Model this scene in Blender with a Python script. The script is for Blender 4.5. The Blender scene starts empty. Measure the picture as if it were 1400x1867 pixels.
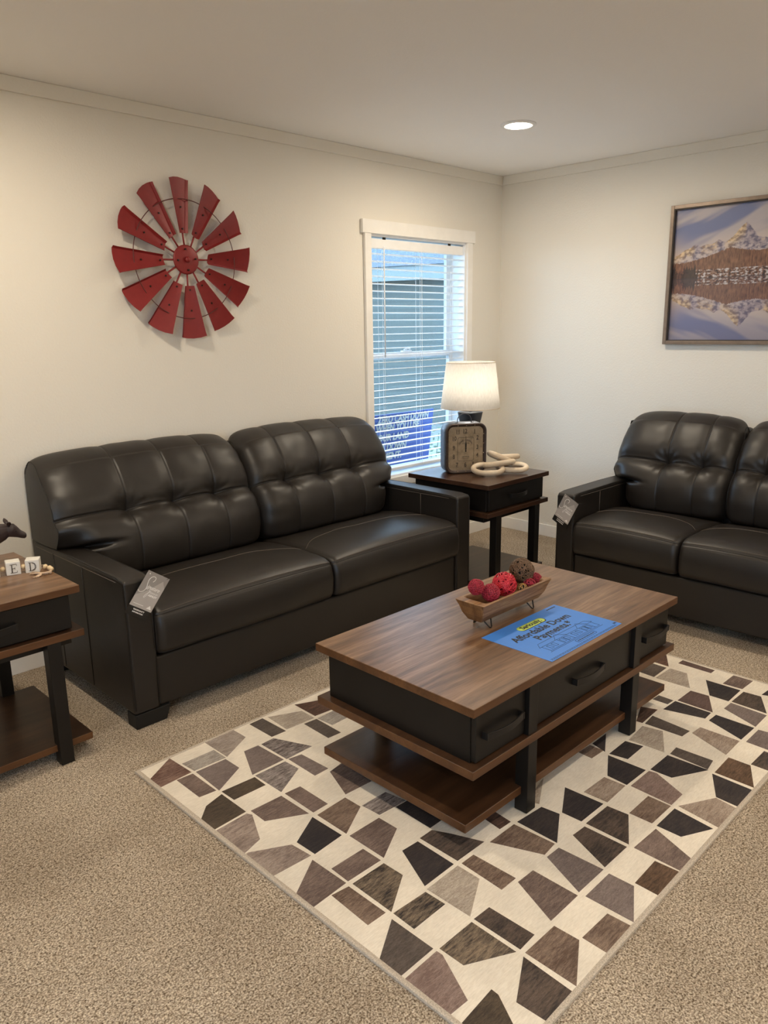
import bpy, bmesh, math, random
from mathutils import Vector, Matrix
from mathutils import noise as mnoise
random.seed(7)
PI = math.pi
SC = bpy.context.scene
COL = SC.collection

# ---------------------------------------------------------------- camera
def make_camera():
    cam = bpy.data.cameras.new('camera')
    o = bpy.data.objects.new('camera', cam)
    COL.objects.link(o)
    yaw, pitch, roll = 0.7847, -0.2361, -0.0147
    F = Vector((math.sin(yaw)*math.cos(pitch), math.cos(yaw)*math.cos(pitch), math.sin(pitch)))
    R = F.cross(Vector((0, 0, 1))).normalized()
    U = R.cross(F)
    R2 = R*math.cos(roll)+U*math.sin(roll)
    U2 = -R*math.sin(roll)+U*math.cos(roll)
    o.matrix_world = Matrix(((R2.x, U2.x, -F.x, -4.5612), (R2.y, U2.y, -F.y, -3.3834), (R2.z, U2.z, -F.z, 1.4669), (0, 0, 0, 1)))
    cam.sensor_width = 36
    cam.sensor_fit = 'AUTO'
    cam.lens = 1407.83*36/1867
    cam.clip_start = .05
    SC.camera = o
make_camera()

# ---------------------------------------------------------------- world, exposure, lamp strengths
SKY = (0.56, 0.77, 1.0)
SKY_STRENGTH = 8.5
LED_STRENGTH = 430.0
LED_COLOR = (1.0, 0.85, 0.655)
BULB_POWER = 6.0
EXPOSURE = 0.12
DOWNLIGHTS = [(-1.09, -.90, 'near the room corner, above the lamp table'), (-3.55, -.90, 'above the left end of the long sofa'),
              (-1.09, -3.3, 'above the far end of the two-seat sofa'), (-3.55, -3.3, 'above the carpet in front of the rug'),
              (-5.3, -2.1, 'by the left wall'), (-1.09, -5.3, 'behind the camera on the right'), (-3.55, -5.3, 'behind the camera on the left')]
w = bpy.data.worlds.new('world')
SC.world = w
w.use_nodes = True
w.node_tree.nodes['Background'].inputs[0].default_value = (*SKY, 1)
w.node_tree.nodes['Background'].inputs[1].default_value = SKY_STRENGTH
SC.view_settings.view_transform = 'Standard'
SC.view_settings.look = 'None'
SC.view_settings.exposure = EXPOSURE
SC.view_settings.gamma = 1
SC.view_settings.use_curve_mapping = False
SC.cycles.use_denoising = True
SC.cycles.max_bounces = 8
SC.cycles.diffuse_bounces = 5
SC.cycles.transparent_max_bounces = 16
SC.cycles.sample_clamp_indirect = 6
SC.cycles.caustics_reflective = False
SC.cycles.caustics_refractive = False

# ---------------------------------------------------------------- materials
class N:
    def __init__(s, name):
        s.m = bpy.data.materials.new(name)
        s.m.use_nodes = True
        s.t = s.m.node_tree
        s.b = s.t.nodes['Principled BSDF']
        s.tc = None
    def new(s, typ, **kw):
        n = s.t.nodes.new(typ)
        for k, v in kw.items():
            if k in n.inputs.keys():
                if hasattr(v, 'is_output'): s.t.links.new(v, n.inputs[k])
                else: n.inputs[k].default_value = v
            else: setattr(n, k, v)
        return n
    def link(s, a, b): s.t.links.new(a, b)
    def co(s, scale=(1, 1, 1), rot=(0, 0, 0)):
        if s.tc is None: s.tc = s.new('ShaderNodeTexCoord')
        mp = s.new('ShaderNodeMapping')
        mp.inputs['Scale'].default_value = scale
        mp.inputs['Rotation'].default_value = rot
        s.link(s.tc.outputs['Object'], mp.inputs['Vector'])
        return mp.outputs['Vector']
    def noise(s, scale, detail=2, stretch=(1, 1, 1), rough=.5, rot=(0, 0, 0), dist=0):
        n = s.new('ShaderNodeTexNoise')
        n.inputs['Scale'].default_value = scale
        n.inputs['Detail'].default_value = detail
        n.inputs['Roughness'].default_value = rough
        n.inputs['Distortion'].default_value = dist
        s.link(s.co(stretch, rot), n.inputs['Vector'])
        return n.outputs['Fac']
    def ramp(s, fac, stops):
        r = s.new('ShaderNodeValToRGB')
        e = r.color_ramp.elements
        while len(e) < len(stops): e.new(.5)
        for i, (p, c) in enumerate(stops):
            e[i].position = p
            e[i].color = (*c, 1) if len(c) == 3 else c
        s.link(fac, r.inputs[0])
        return r.outputs[0]
    def mix(s, fac, a, b, mode='MIX'):
        m = s.new('ShaderNodeMix', data_type='RGBA', blend_type=mode)
        for idx, v in ((0, fac), (6, a), (7, b)):
            if hasattr(v, 'is_output'): s.link(v, m.inputs[idx])
            else: m.inputs[idx].default_value = v if idx == 0 else (*v, 1)
        return m.outputs[2]
    def bump(s, h, strength=.3, dist=.002, prev=None):
        b = s.new('ShaderNodeBump')
        b.inputs['Strength'].default_value = strength
        b.inputs['Distance'].default_value = dist
        s.link(h, b.inputs['Height'])
        if prev is not None: s.link(prev, b.inputs['Normal'])
        s.link(b.outputs[0], s.b.inputs['Normal'])
        return b.outputs[0]
    def base(s, c):
        if hasattr(c, 'is_output'): s.link(c, s.b.inputs['Base Color'])
        else: s.b.inputs['Base Color'].default_value = (*c, 1)
    def pr(s, **kw):
        for k, v in kw.items(): s.b.inputs[k.replace('_', ' ')].default_value = v
        return s

M = {}
def simple(name, c, rough=.5, metal=0, var=.12, scale=20, bump=0, bscale=200, **kw):
    n = N(name)
    f = n.noise(scale, 3)
    lo = tuple(x*(1-var) for x in c); hi = tuple(min(1, x*(1+var)) for x in c)
    n.base(n.ramp(f, [(.3, lo), (.7, hi)]))
    n.pr(Roughness=rough, Metallic=metal, **kw)
    if bump: n.bump(n.noise(bscale, 2), bump, .001)
    M[name] = n.m
    return n.m

# walls: fine orange peel texture
def wall_mat(name, c, st=.25):
    n = N(name)
    n.base(n.ramp(n.noise(1.2, 2), [(.3, tuple(x*.985 for x in c)), (.7, c)]))
    n.pr(Roughness=.75)
    n.bump(n.noise(95, 3, rough=.6), st, .003)
    M[name] = n.m
wall_mat('wall_paint', (.80, .765, .69), .55)
wall_mat('ceiling_paint', (.90, .885, .865), .2)
simple('trim_paint', (.88, .86, .82), .45, var=.02)
simple('white_vinyl', (.86, .88, .90), .35, var=.02)
simple('blind_slat', (.90, .90, .90), .4, var=.02)

# carpet
n = N('carpet')
f1 = n.noise(215, 3, rough=.65)
f2 = n.noise(2.6, 4, rough=.6)
f3 = n.noise(95, 2)
c = n.ramp(f1, [(.37, (.085, .055, .034)), (.46, (.34, .255, .18)), (.53, (.70, .57, .43)), (.61, (1.0, .90, .74))])
c = n.mix(.30, c, n.ramp(f3, [(.38, (.20, .15, .10)), (.62, (.90, .76, .60))]))
c = n.mix(.9, c, n.ramp(f2, [(.35, (.74, .72, .70)), (.62, (1.0, 1.0, 1.0))]), 'MULTIPLY')
n.base(c); n.pr(Roughness=1.0)
n.b.inputs['Specular IOR Level'].default_value = .05
b = n.bump(f1, 1.0, .008)
n.bump(f2, .5, .03, b)
M['carpet'] = n.m

# leather
def leather(name, c, rough=.43):
    n = N(name)
    f = n.noise(6, 3)
    n.base(n.ramp(f, [(.3, tuple(x*.85 for x in c)), (.7, tuple(x*1.12 for x in c))]))
    n.pr(Roughness=rough)
    n.b.inputs['Specular IOR Level'].default_value = .48
    v = n.new('ShaderNodeTexVoronoi'); v.inputs['Scale'].default_value = 420
    n.link(n.co(), v.inputs['Vector'])
    b = n.bump(v.outputs['Distance'], .10, .0006)
    n.bump(n.noise(12, 3, rough=.5), .15, .005, b)
    M[name] = n.m
leather('leather', (.0150, .0120, .0100))
simple('thread_dark', (.008, .007, .007), .6)
simple('thread_light', (.13, .105, .085), .6)
simple('foot_black', (.004, .004, .004), .6)

# wood
def wood(name, lo, mid, hi, rough=.34, axis=0, sc=1.0):
    n = N(name)
    st = [14, 14, 14]; st[axis] = 1.1
    f = n.noise(1.6*sc, 6, tuple(st), .62, dist=.8)
    g = n.noise(9*sc, 4, tuple([x*1.8 if x > 2 else x*1.2 for x in st]), .6)
    c = n.ramp(f, [(.30, lo), (.5, mid), (.70, hi)])
    c = n.mix(.22, c, n.ramp(g, [(.35, lo), (.65, hi)]))
    big = n.noise(3.2, 2, tuple([3 if i != axis else .8 for i in range(3)]))
    c = n.mix(.8, c, n.ramp(big, [(.35, (.62, .58, .55)), (.65, (1.0, 1.0, 1.0))]), 'MULTIPLY')
    n.base(c); n.pr(Roughness=rough)
    n.bump(g, .12, .001)
    M[name] = n.m
wood('table_top_wood', (.070, .031, .014), (.20, .108, .054), (.40, .25, .15), .32)
wood('table_edge_wood', (.070, .027, .008), (.118, .046, .014), (.160, .070, .024), .42)
wood('shelf_wood', (.030, .014, .007), (.058, .026, .012), (.090, .044, .021), .32)
wood('dark_top_wood', (.030, .014, .008), (.065, .030, .017), (.125, .065, .04), .25)
wood('dark_edge_wood', (.028, .012, .007), (.055, .023, .012), (.085, .038, .02), .3)
wood('bowl_wood', (.10, .040, .013), (.33, .165, .065), (.58, .37, .20), .5, sc=2.6)
wood('bowl_end_wood', (.10, .038, .012), (.24, .115, .042), (.42, .23, .10), .5, axis=2, sc=2.0)
wood('pale_wood', (.62, .50, .36), (.74, .62, .47), (.82, .72, .58), .55, sc=.6)
simple('black_wood', (.0062, .0052, .0047), .42, var=.3, scale=8)
M['black_wood'].node_tree.nodes['Principled BSDF'].inputs['Specular IOR Level'].default_value = .35
simple('black_metal', (.011, .010, .010), .40, metal=.3)
simple('seam_black', (.004, .004, .004), .7)

# windmill paint
n = N('red_paint')
f = n.noise(28, 4, rough=.7)
n.base(n.ramp(f, [(.0, (.185, .012, .013)), (.66, (.235, .016, .017)), (.74, (.27, .022, .022)), (.80, (.04, .012, .010))]))
n.pr(Roughness=.42, Metallic=.1)
M['red_paint'] = n.m
simple('red_wire', (.10, .02, .018), .5)
simple('screw_dark', (.02, .012, .01), .5, metal=.5)
simple('frame_bronze', (.25, .195, .155), .38, metal=.5, var=.1, scale=30)
simple('frame_inner', (.03, .022, .018), .5)

# attribute-driven print
def attr_mat(name, attr, rough=.5, coat=0):
    n = N(name)
    a = n.new('ShaderNodeAttribute'); a.attribute_name = attr
    n.base(a.outputs['Color']); n.pr(Roughness=rough)
    if coat: n.b.inputs['Coat Weight'].default_value = coat; n.b.inputs['Coat Roughness'].default_value = .02
    M[name] = n.m
attr_mat('picture_print', 'Col', .4, 1.0)

# rug
n = N('rug_hide')
a1 = n.new('ShaderNodeAttribute'); a1.attribute_name = 'Col'
a2 = n.new('ShaderNodeAttribute'); a2.attribute_name = 'Col2'
fur = n.noise(30, 5, (1.0, 5.5, 1), .75, (0, 0, .55), .35)
blot = n.noise(8, 2, rough=.5, dist=.5)
fine = n.noise(110, 4, (1, 5, 1), .7, (0, 0, .5))
fac = n.ramp(n.mix(.35, fur, blot), [(.40, (0, 0, 0)), (.60, (1, 1, 1))])
c = n.mix(fac, a1.outputs['Color'], a2.outputs['Color'])
c = n.mix(.65, c, n.ramp(fine, [(.36, (.38, .36, .35)), (.62, (1.0, 1.0, 1.0))]), 'MULTIPLY')
n.base(c); n.pr(Roughness=.8); n.bump(fine, .3, .002)
M['rug_hide'] = n.m
n = N('rug_cream')
f = n.noise(60, 4, (1, 5, 1), .6, (0, 0, .3)); g = n.noise(7, 3)
c = n.ramp(f, [(.3, (.74, .66, .545)), (.7, (.88, .80, .68))])
c = n.mix(.8, c, n.ramp(g, [(.4, (.88, .88, .88)), (.6, (1.0, 1.0, 1.0))]), 'MULTIPLY')
n.base(c); n.pr(Roughness=.85); n.bump(f, .2, .002)
M['rug_cream'] = n.m
simple('rug_binding', (.50, .43, .35), .9, scale=300, var=.3)

# paper, tags, blocks
simple('paper_blue', (.055, .235, .74), .45, var=.02)
simple('paper_ink', (.012, .014, .02), .6)
simple('pill_green', (.50, .66, .13), .5, var=.02)
simple('sign_blue', (.002, .040, .25), .5, var=.04)
simple('sign_white', (.40, .40, .38), .5, var=.02)
simple('tag_dark', (.012, .011, .011), .4)
simple('tag_grey', (.33, .30, .275), .35, var=.03)
simple('tag_light', (.48, .435, .40), .35, var=.03)
simple('tag_print', (.92, .88, .84), .4, var=.02)
simple('block_white', (.76, .74, .69), .6, var=.04, scale=60, bump=.3)
simple('block_ink', (.10, .085, .07), .7)
simple('bead_wood', (.72, .55, .33), .5)
simple('jute', (.62, .46, .33), .8)
simple('cow_dark', (.028, .017, .018), .35, var=.2)
simple('twig_brown', (.14, .078, .042), .6, var=.3, scale=60)
simple('rattan_red', (.52, .018, .035), .45, var=.2, scale=60)
simple('berry_red', (.33, .015, .035), .6, var=.3, scale=120)
simple('gold_metal', (.75, .50, .22), .3, metal=1)
simple('clock_metal', (.085, .085, .095), .42, metal=.45, var=.2)
simple('clock_rim', (.045, .028, .022), .5, metal=.3, var=.35, scale=60)
simple('clock_ink', (.045, .032, .022), .7)
n = N('clock_face')
n.base(n.ramp(n.noise(22, 4, rough=.65), [(.25, (.15, .105, .062)), (.5, (.25, .185, .115)), (.8, (.31, .24, .16))]))
n.pr(Roughness=.5); n.b.inputs['Coat Weight'].default_value = .7; n.b.inputs['Coat Roughness'].default_value = .05
M['clock_face'] = n.m
simple('lamp_base', (.022, .026, .034), .35)
simple('brass', (.30, .24, .16), .3, metal=1)
# lamp shade: translucent linen
n = N('lamp_shade')
f = n.noise(70, 4, (3, 3, .35), .6)
col = n.ramp(f, [(.3, (.72, .69, .64)), (.7, (.86, .83, .78))])
d = n.new('ShaderNodeBsdfDiffuse'); t = n.new('ShaderNodeBsdfTranslucent'); mx = n.new('ShaderNodeMixShader')
n.link(col, d.inputs[0]); n.link(col, t.inputs[0]); mx.inputs[0].default_value = .5
n.link(d.outputs[0], mx.inputs[1]); n.link(t.outputs[0], mx.inputs[2])
n.link(mx.outputs[0], n.t.nodes['Material Output'].inputs[0])
M['lamp_shade'] = n.m
def emit(name, c, s):
    n = N(name); n.base((0.8, .8, .8))
    n.b.inputs['Emission Color'].default_value = (*c, 1); n.b.inputs['Emission Strength'].default_value = s
    M[name] = n.m
emit('led_lens', LED_COLOR, LED_STRENGTH)
# window glass: clear with a fresnel reflection
n = N('glass')
tr = n.new('ShaderNodeBsdfTransparent'); gl = n.new('ShaderNodeBsdfGlossy'); fr = n.new('ShaderNodeFresnel'); mx = n.new('ShaderNodeMixShader')
tr.inputs[0].default_value = (.90, .96, 1.0, 1); gl.inputs['Roughness'].default_value = .02; ge = n.new('ShaderNodeNewGeometry'); mr = n.new('ShaderNodeMapRange')
mr.inputs['To Min'].default_value = 1.45; mr.inputs['To Max'].default_value = 1/1.45
n.link(ge.outputs['Backfacing'], mr.inputs['Value']); n.link(mr.outputs[0], fr.inputs[0])
n.link(fr.outputs[0], mx.inputs[0]); n.link(tr.outputs[0], mx.inputs[1]); n.link(gl.outputs[0], mx.inputs[2])
n.link(mx.outputs[0], n.t.nodes['Material Output'].inputs[0])
M['glass'] = n.m
# outdoors
n = N('siding')
wv = n.new('ShaderNodeTexWave', wave_type='BANDS', bands_direction='Z'); wv.inputs['Scale'].default_value = 1.6
n.link(n.co(), wv.inputs['Vector'])
n.base(n.ramp(wv.outputs['Fac'], [(.0, (.050, .062, .056)), (.15, (.066, .079, .070))])); n.pr(Roughness=.7)
M['siding'] = n.m
simple('fascia', (.15, .172, .167), .6, var=.05)
n = N('roof_shingle')
n.base(n.ramp(n.noise(24.0, 4, rough=.8), [(.42, (.017, .028, .047)), (.54, (.038, .05, .072)), (.64, (.14, .155, .165))])); n.pr(Roughness=.8)
M['roof_shingle'] = n.m
n = N('gravel')
n.base(n.ramp(n.noise(9, 5, rough=.8), [(.35, (.08, .085, .08)), (.65, (.24, .26, .24))])); n.pr(Roughness=.9)
M['gravel'] = n.m
simple('shrub_leaf', (.05, .10, .05), .7, var=.5)

# ---------------------------------------------------------------- mesh helpers
class MB:
    def __init__(s): s.v = []; s.f = []; s.mi = []; s.sm = []
    def add(s, vs, fs, mi=0, smooth=False):
        o = len(s.v); s.v += [tuple(v) for v in vs]
        for f in fs: s.f.append([i+o for i in f]); s.mi.append(mi); s.sm.append(smooth)
        return s
    def box(s, x0, x1, y0, y1, z0, z1, mi=0):
        vs = [(x, y, z) for z in (z0, z1) for y in (y0, y1) for x in (x0, x1)]
        return s.add(vs, [(0, 2, 3, 1), (4, 5, 7, 6), (0, 1, 5, 4), (2, 6, 7, 3), (0, 4, 6, 2), (1, 3, 7, 5)], mi)
    def prism(s, pts, z0, z1, mi=0, mtop=None):
        n_ = len(pts); a = sum(pts[i][0]*pts[(i+1) % n_][1]-pts[(i+1) % n_][0]*pts[i][1] for i in range(n_))
        if a < 0: pts = pts[::-1]
        vs = [(p[0], p[1], z0) for p in pts]+[(p[0], p[1], z1) for p in pts]
        s.add(vs, [list(range(n_))[::-1]], mi)
        o = len(s.v)-2*n_
        for i in range(n_): s.f.append([o+i, o+(i+1) % n_, o+n_+(i+1) % n_, o+n_+i]); s.mi.append(mi); s.sm.append(False)
        s.f.append([o+n_+i for i in range(n_)]); s.mi.append(mi if mtop is None else mtop); s.sm.append(False)
        return s
    def tube(s, pts, r, sides=8, mi=0, closed=False, cap=True):
        P = [Vector(p) for p in pts]; n_ = len(P)
        rr = r if isinstance(r, (list, tuple)) else [r]*n_
        rings = []; up = None
        for i, p in enumerate(P):
            if closed: t = P[(i+1) % n_]-P[i-1]
            else: t = P[min(i+1, n_-1)]-P[max(i-1, 0)]
            if t.length < 1e-9: t = Vector((0, 0, 1))
            t.normalize()
            if up is None:
                up = Vector((0, 0, 1)) if abs(t.z) < .9 else Vector((1, 0, 0))
            a = up-t*up.dot(t)
            if a.length < 1e-6: a = Vector((1, 0, 0)).cross(t)
            a.normalize(); up = a; b = t.cross(a)
            rings.append([p+(a*math.cos(2*PI*k/sides)+b*math.sin(2*PI*k/sides))*rr[i] for k in range(sides)])
        vs = [v for rg in rings for v in rg]; fs = []
        m = n_ if closed else n_-1
        for i in range(m):
            j = (i+1) % n_
            for k in range(sides):
                k2 = (k+1) % sides
                fs.append((i*sides+k, i*sides+k2, j*sides+k2, j*sides+k))
        s.add(vs, fs, mi, True)
        if cap and not closed:
            o = len(s.v)-len(vs)
            s.f.append([o+k for k in range(sides)][::-1]); s.mi.append(mi); s.sm.append(False)
            s.f.append([o+(n_-1)*sides+k for k in range(sides)]); s.mi.append(mi); s.sm.append(False)
        return s
    def lathe(s, prof, cx=0, cy=0, seg=32, mi=0, smooth=True):
        vs = []; fs = []
        for r, z in prof:
            for k in range(seg): vs.append((cx+r*math.cos(2*PI*k/seg), cy+r*math.sin(2*PI*k/seg), z))
        for i in range(len(prof)-1):
            for k in range(seg):
                k2 = (k+1) % seg
                fs.append((i*seg+k, i*seg+k2, (i+1)*seg+k2, (i+1)*seg+k))
        return s.add(vs, fs, mi, smooth)
    def sphere(s, c, r, seg=16, rings=10, mi=0, sc=(1, 1, 1)):
        vs = [(c[0], c[1], c[2]-r*sc[2])]; fs = []
        for i in range(1, rings):
            a = PI*i/rings
            for k in range(seg):
                b = 2*PI*k/seg
                vs.append((c[0]+r*sc[0]*math.sin(a)*math.cos(b), c[1]+r*sc[1]*math.sin(a)*math.sin(b), c[2]-r*sc[2]*math.cos(a)))
        vs.append((c[0], c[1], c[2]+r*sc[2])); L = len(vs)-1
        for k in range(seg): fs.append((0, 1+(k+1) % seg, 1+k))
        for i in range(rings-2):
            for k in range(seg):
                k2 = (k+1) % seg
                fs.append((1+i*seg+k, 1+i*seg+k2, 1+(i+1)*seg+k2, 1+(i+1)*seg+k))
        for k in range(seg): fs.append((L, 1+(rings-2)*seg+k, 1+(rings-2)*seg+(k+1) % seg))
        return s.add(vs, fs, mi, True)
    def grid(s, rows, mi=0, closed_u=False, smooth=True, mfun=None):
        """rows: list of equal-length point lists"""
        R_ = len(rows); C_ = len(rows[0]); o = len(s.v)
        for r in rows: s.v += [tuple(p) for p in r]
        for i in range(R_-1):
            for j in range(C_ if closed_u else C_-1):
                j2 = (j+1) % C_
                s.f.append([o+i*C_+j, o+i*C_+j2, o+(i+1)*C_+j2, o+(i+1)*C_+j]); s.mi.append(mfun(i, j) if mfun else mi); s.sm.append(smooth)
        return s
    def xf(s, m):
        s.v = [tuple(m @ Vector(v)) for v in s.v]; return s
    def build(s, name, mats, parent=None, bevel=0, loc=None, bseg=2, fixn=False):
        me = bpy.data.meshes.new(name)
        me.from_pydata(s.v, [], s.f); me.update()
        if not isinstance(mats, (list, tuple)): mats = [mats]
        for m in mats: me.materials.append(M[m] if isinstance(m, str) else m)
        me.polygons.foreach_set('material_index', s.mi)
        me.polygons.foreach_set('use_smooth', s.sm)
        if fixn:
            bm = bmesh.new(); bm.from_mesh(me); bmesh.ops.recalc_face_normals(bm, faces=bm.faces); bm.to_mesh(me); bm.free()
        o = bpy.data.objects.new(name, me); COL.objects.link(o)
        if parent is not None: o.parent = parent
        if loc is not None: o.location = loc
        if bevel:
            b = o.modifiers.new('bevel', 'BEVEL'); b.width = bevel; b.segments = bseg; b.limit_method = 'ANGLE'; b.angle_limit = .6
            b.harden_normals = True
            for p in me.polygons: p.use_smooth = True
        return o

def tag(o, label, cat, group=None):
    o['label'] = label; o['category'] = cat
    if group: o['group'] = group
    return o
def struct(o): o['kind'] = 'structure'; return o
def empty(name, loc, rz, label, cat, group=None):
    o = bpy.data.objects.new(name, None); COL.objects.link(o)
    o.location = loc; o.rotation_euler = (0, 0, rz); o.empty_display_size = .05
    return tag(o, label, cat, group)
def copy_tree(o, parent=None):
    c = o.copy(); COL.objects.link(c)
    if parent is not None: c.parent = parent; c.matrix_parent_inverse = o.matrix_parent_inverse
    for ch in list(o.children): copy_tree(ch, c)
    return c
_dg = None
def text_mesh(txt, size, depth=.0004, align='LEFT', shear=0, spacing=1.0, bold=0, xscale=1.0):
    """text as vertices and faces in its own xy plane"""
    cu = bpy.data.curves.new('writing', 'FONT'); cu.body = txt; cu.size = size; cu.extrude = depth/2
    cu.align_x = align; cu.shear = shear; cu.space_character = spacing; cu.offset = bold; cu.resolution_u = 3
    o = bpy.data.objects.new('writing', cu); COL.objects.link(o)
    dg = bpy.context.evaluated_depsgraph_get(); dg.update()
    me = bpy.data.meshes.new_from_object(o.evaluated_get(dg))
    vs = [(v.co.x*xscale, v.co.y, v.co.z) for v in me.vertices]; fs = [list(p.vertices) for p in me.polygons]
    bpy.data.objects.remove(o); bpy.data.curves.remove(cu); bpy.data.meshes.remove(me)
    return vs, fs
def put_text(mb, txt, size, m, mi=0, **kw):
    vs, fs = text_mesh(txt, size, **kw)
    mb.add([m @ Vector(v) for v in vs], fs, mi)
    return mb
def rrect(w_, h_, r, seg=6):
    p = []
    for cx, cy, a0 in ((w_/2-r, h_/2-r, 0), (-w_/2+r, h_/2-r, PI/2), (-w_/2+r, -h_/2+r, PI), (w_/2-r, -h_/2+r, 3*PI/2)):
        for k in range(seg+1):
            a = a0+PI/2*k/seg; p.append((cx+r*math.cos(a), cy+r*math.sin(a)))
    return p
def frame_m(o, ex, ey):
    ex = Vector(ex).normalized(); ey = Vector(ey); ey = (ey-ex*ey.dot(ex)).normalized(); ez = ex.cross(ey)
    return Matrix(((ex.x, ey.x, ez.x, o[0]), (ex.y, ey.y, ez.y, o[1]), (ex.z, ey.z, ez.z, o[2]), (0, 0, 0, 1)))

# ================================================================ THE SETTING
H = 2.44
WX0, WX1, WZ0, WZ1 = -1.27, -.385, .53, 1.99      # window opening in the back wall
T = .15
struct(MB().box(-6.0, .15, -6.2, 1.8, -.1, 0).build('floor', 'carpet'))
struct(MB().box(-6.0, .15, -6.2, 1.8, H, H+.1).build('ceiling', 'ceiling_paint'))
b = MB()
b.box(-4.35, WX0, 0, T, 0, H).box(WX1, 0.0, 0, T, 0, H).box(WX0, WX1, 0, T, 0, WZ0).box(WX0, WX1, 0, T, WZ1, H)
struct(b.build('wall_back', 'wall_paint'))
struct(MB().box(0, .15, -6.2, .15, 0, H).build('wall_right', 'wall_paint'))
struct(MB().box(-4.35, -4.20, .15, 1.8, 0, H).build('wall_return', 'wall_paint'))
struct(MB().box(-6.0, -4.35, 1.65, 1.8, 0, H).build('wall_rear', 'wall_paint'))
struct(MB().box(-6.0, 0, -6.2, -6.05, 0, H).build('wall_front', 'wall_paint'))
V0, V1, VZ0, VZ1 = .72, .98, 1.60, 2.06           # window of the left wall, outside the picture
b = MB()
b.box(-6.15, -6.0, -6.2, -4.7, 0, H).box(-6.15, -6.0, -2.9, V0, 0, H).box(-6.15, -6.0, -4.7, -2.9, 0, .75).box(-6.15, -6.0, -4.7, -2.9, 2.05, H).box(-6.15, -6.0, V1, 1.8, 0, H).box(-6.15, -6.0, V0, V1, 0, VZ0).box(-6.15, -6.0, V0, V1, VZ1, H)
struct(b.build('wall_left', 'wall_paint'))
# flat crown boards and baseboards
struct(MB().box(-4.35, 0, -.012, 0, H-.058, H).build('trim_1', 'wall_paint', bevel=.003))
struct(MB().box(-.012, 0, -6.05, -.012, H-.058, H).build('trim_2', 'wall_paint', bevel=.003))
struct(MB().box(-4.35, 0, -.012, 0, 0, .084).build('baseboard_back', 'trim_paint', bevel=.003))
struct(MB().box(-.012, 0, -6.05, -.012, 0, .084).build('baseboard_right', 'trim_paint', bevel=.003))

# window_1: casing, jambs, vinyl sashes and glass
def window(name, build_casing=True):
    root = bpy.data.objects.new(name, None); COL.objects.link(root); struct(root)
    return root
w1 = window('window_1')
ct = .019
b = MB()
b.box(WX0-.052, WX0, -ct, 0, WZ0-.06, WZ1).box(WX1, WX1+.052, -ct, 0, WZ0-.06, WZ1)
b.box(WX0-.072, WX1+.072, -ct-.004, 0, WZ1, WZ1+.075).box(WX0, WX1, -ct, 0, WZ0-.06, WZ0)
b.build('window_casing', 'trim_paint', w1, bevel=.002)
b = MB()
GY = .125
b.box(WX0, WX0+.012, 0, GY, WZ0, WZ1).box(WX1-.012, WX1, 0, GY, WZ0, WZ1).box(WX0+.012, WX1-.012, 0, GY, WZ1-.012, WZ1).box(WX0+.012, WX1-.012, 0, GY, WZ0, WZ0+.012)
b.build('jamb', 'white_vinyl', w1)
def sash(y0, y1, z0, z1, x0, x1, fw, name):
    b = MB().box(x0, x0+fw, y0, y1, z0, z1).box(x1-fw, x1, y0, y1, z0, z1).box(x0+fw, x1-fw, y0, y1, z0, z0+fw).box(x0+fw, x1-fw, y0, y1, z1-fw, z1)
    o = b.build(name, 'white_vinyl', w1, bevel=.002)
    ym = (y0+y1)/2
    MB().box(x0+fw, x1-fw, ym-.002, ym+.002, z0+fw, z1-fw).build('pane', 'glass', o)
    return o
sash(.125, .150, 1.26, WZ1-.012, WX0+.012, WX1-.012, .035, 'upper_sash')
ls = sash(.100, .125, WZ0+.012, 1.305, WX0+.012, WX1-.012, .035, 'lower_sash')
# sash lock on the meeting rail
b = MB().box(-.90, -.82, .088, .112, 1.305, 1.313)
b.tube([(-.885, .094, 1.318), (-.86, .086, 1.328), (-.835, .088, 1.322)], .006, 8)
b.build('sash_lock', 'white_vinyl', w1)
w2 = window('window_2')
MB().box(-6.0, -5.985, V0-.05, V1+.05, VZ0-.05, VZ0).box(-6.0, -5.985, V0-.05, V1+.05, VZ1, VZ1+.06).box(-6.0, -5.985, V0-.05, V0, VZ0, VZ1).box(-6.0, -5.985, V1, V1+.05, VZ0, VZ1).build('window_casing', 'trim_paint', w2)
MB().box(-6.09, -6.06, V0, V1, VZ0, VZ0+.03).box(-6.09, -6.06, V0, V1, VZ1-.03, VZ1).box(-6.09, -6.06, V0, V0+.03, VZ0, VZ1).box(-6.09, -6.06, V1-.03, V1, VZ0, VZ1).build('sash', 'white_vinyl', w2)
MB().box(-6.077, -6.073, V0+.03, V1-.03, VZ0+.03, VZ1-.03).build('pane', 'glass', w2)

w3 = window('fill_window')  # unseen window, added for daylight fill on the ceiling and sofa sides
MB().box(-6.09, -6.06, -4.7, -2.9, .75, .78).box(-6.09, -6.06, -4.7, -2.9, 2.02, 2.05).box(-6.09, -6.06, -4.7, -4.67, .78, 2.02).box(-6.09, -6.06, -2.93, -2.9, .78, 2.02).box(-6.09, -6.06, -3.82, -3.78, .78, 2.02).build('sash', 'white_vinyl', w3)
MB().box(-6.077, -6.073, -4.67, -2.93, .78, 2.02).build('pane', 'glass', w3)

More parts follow.
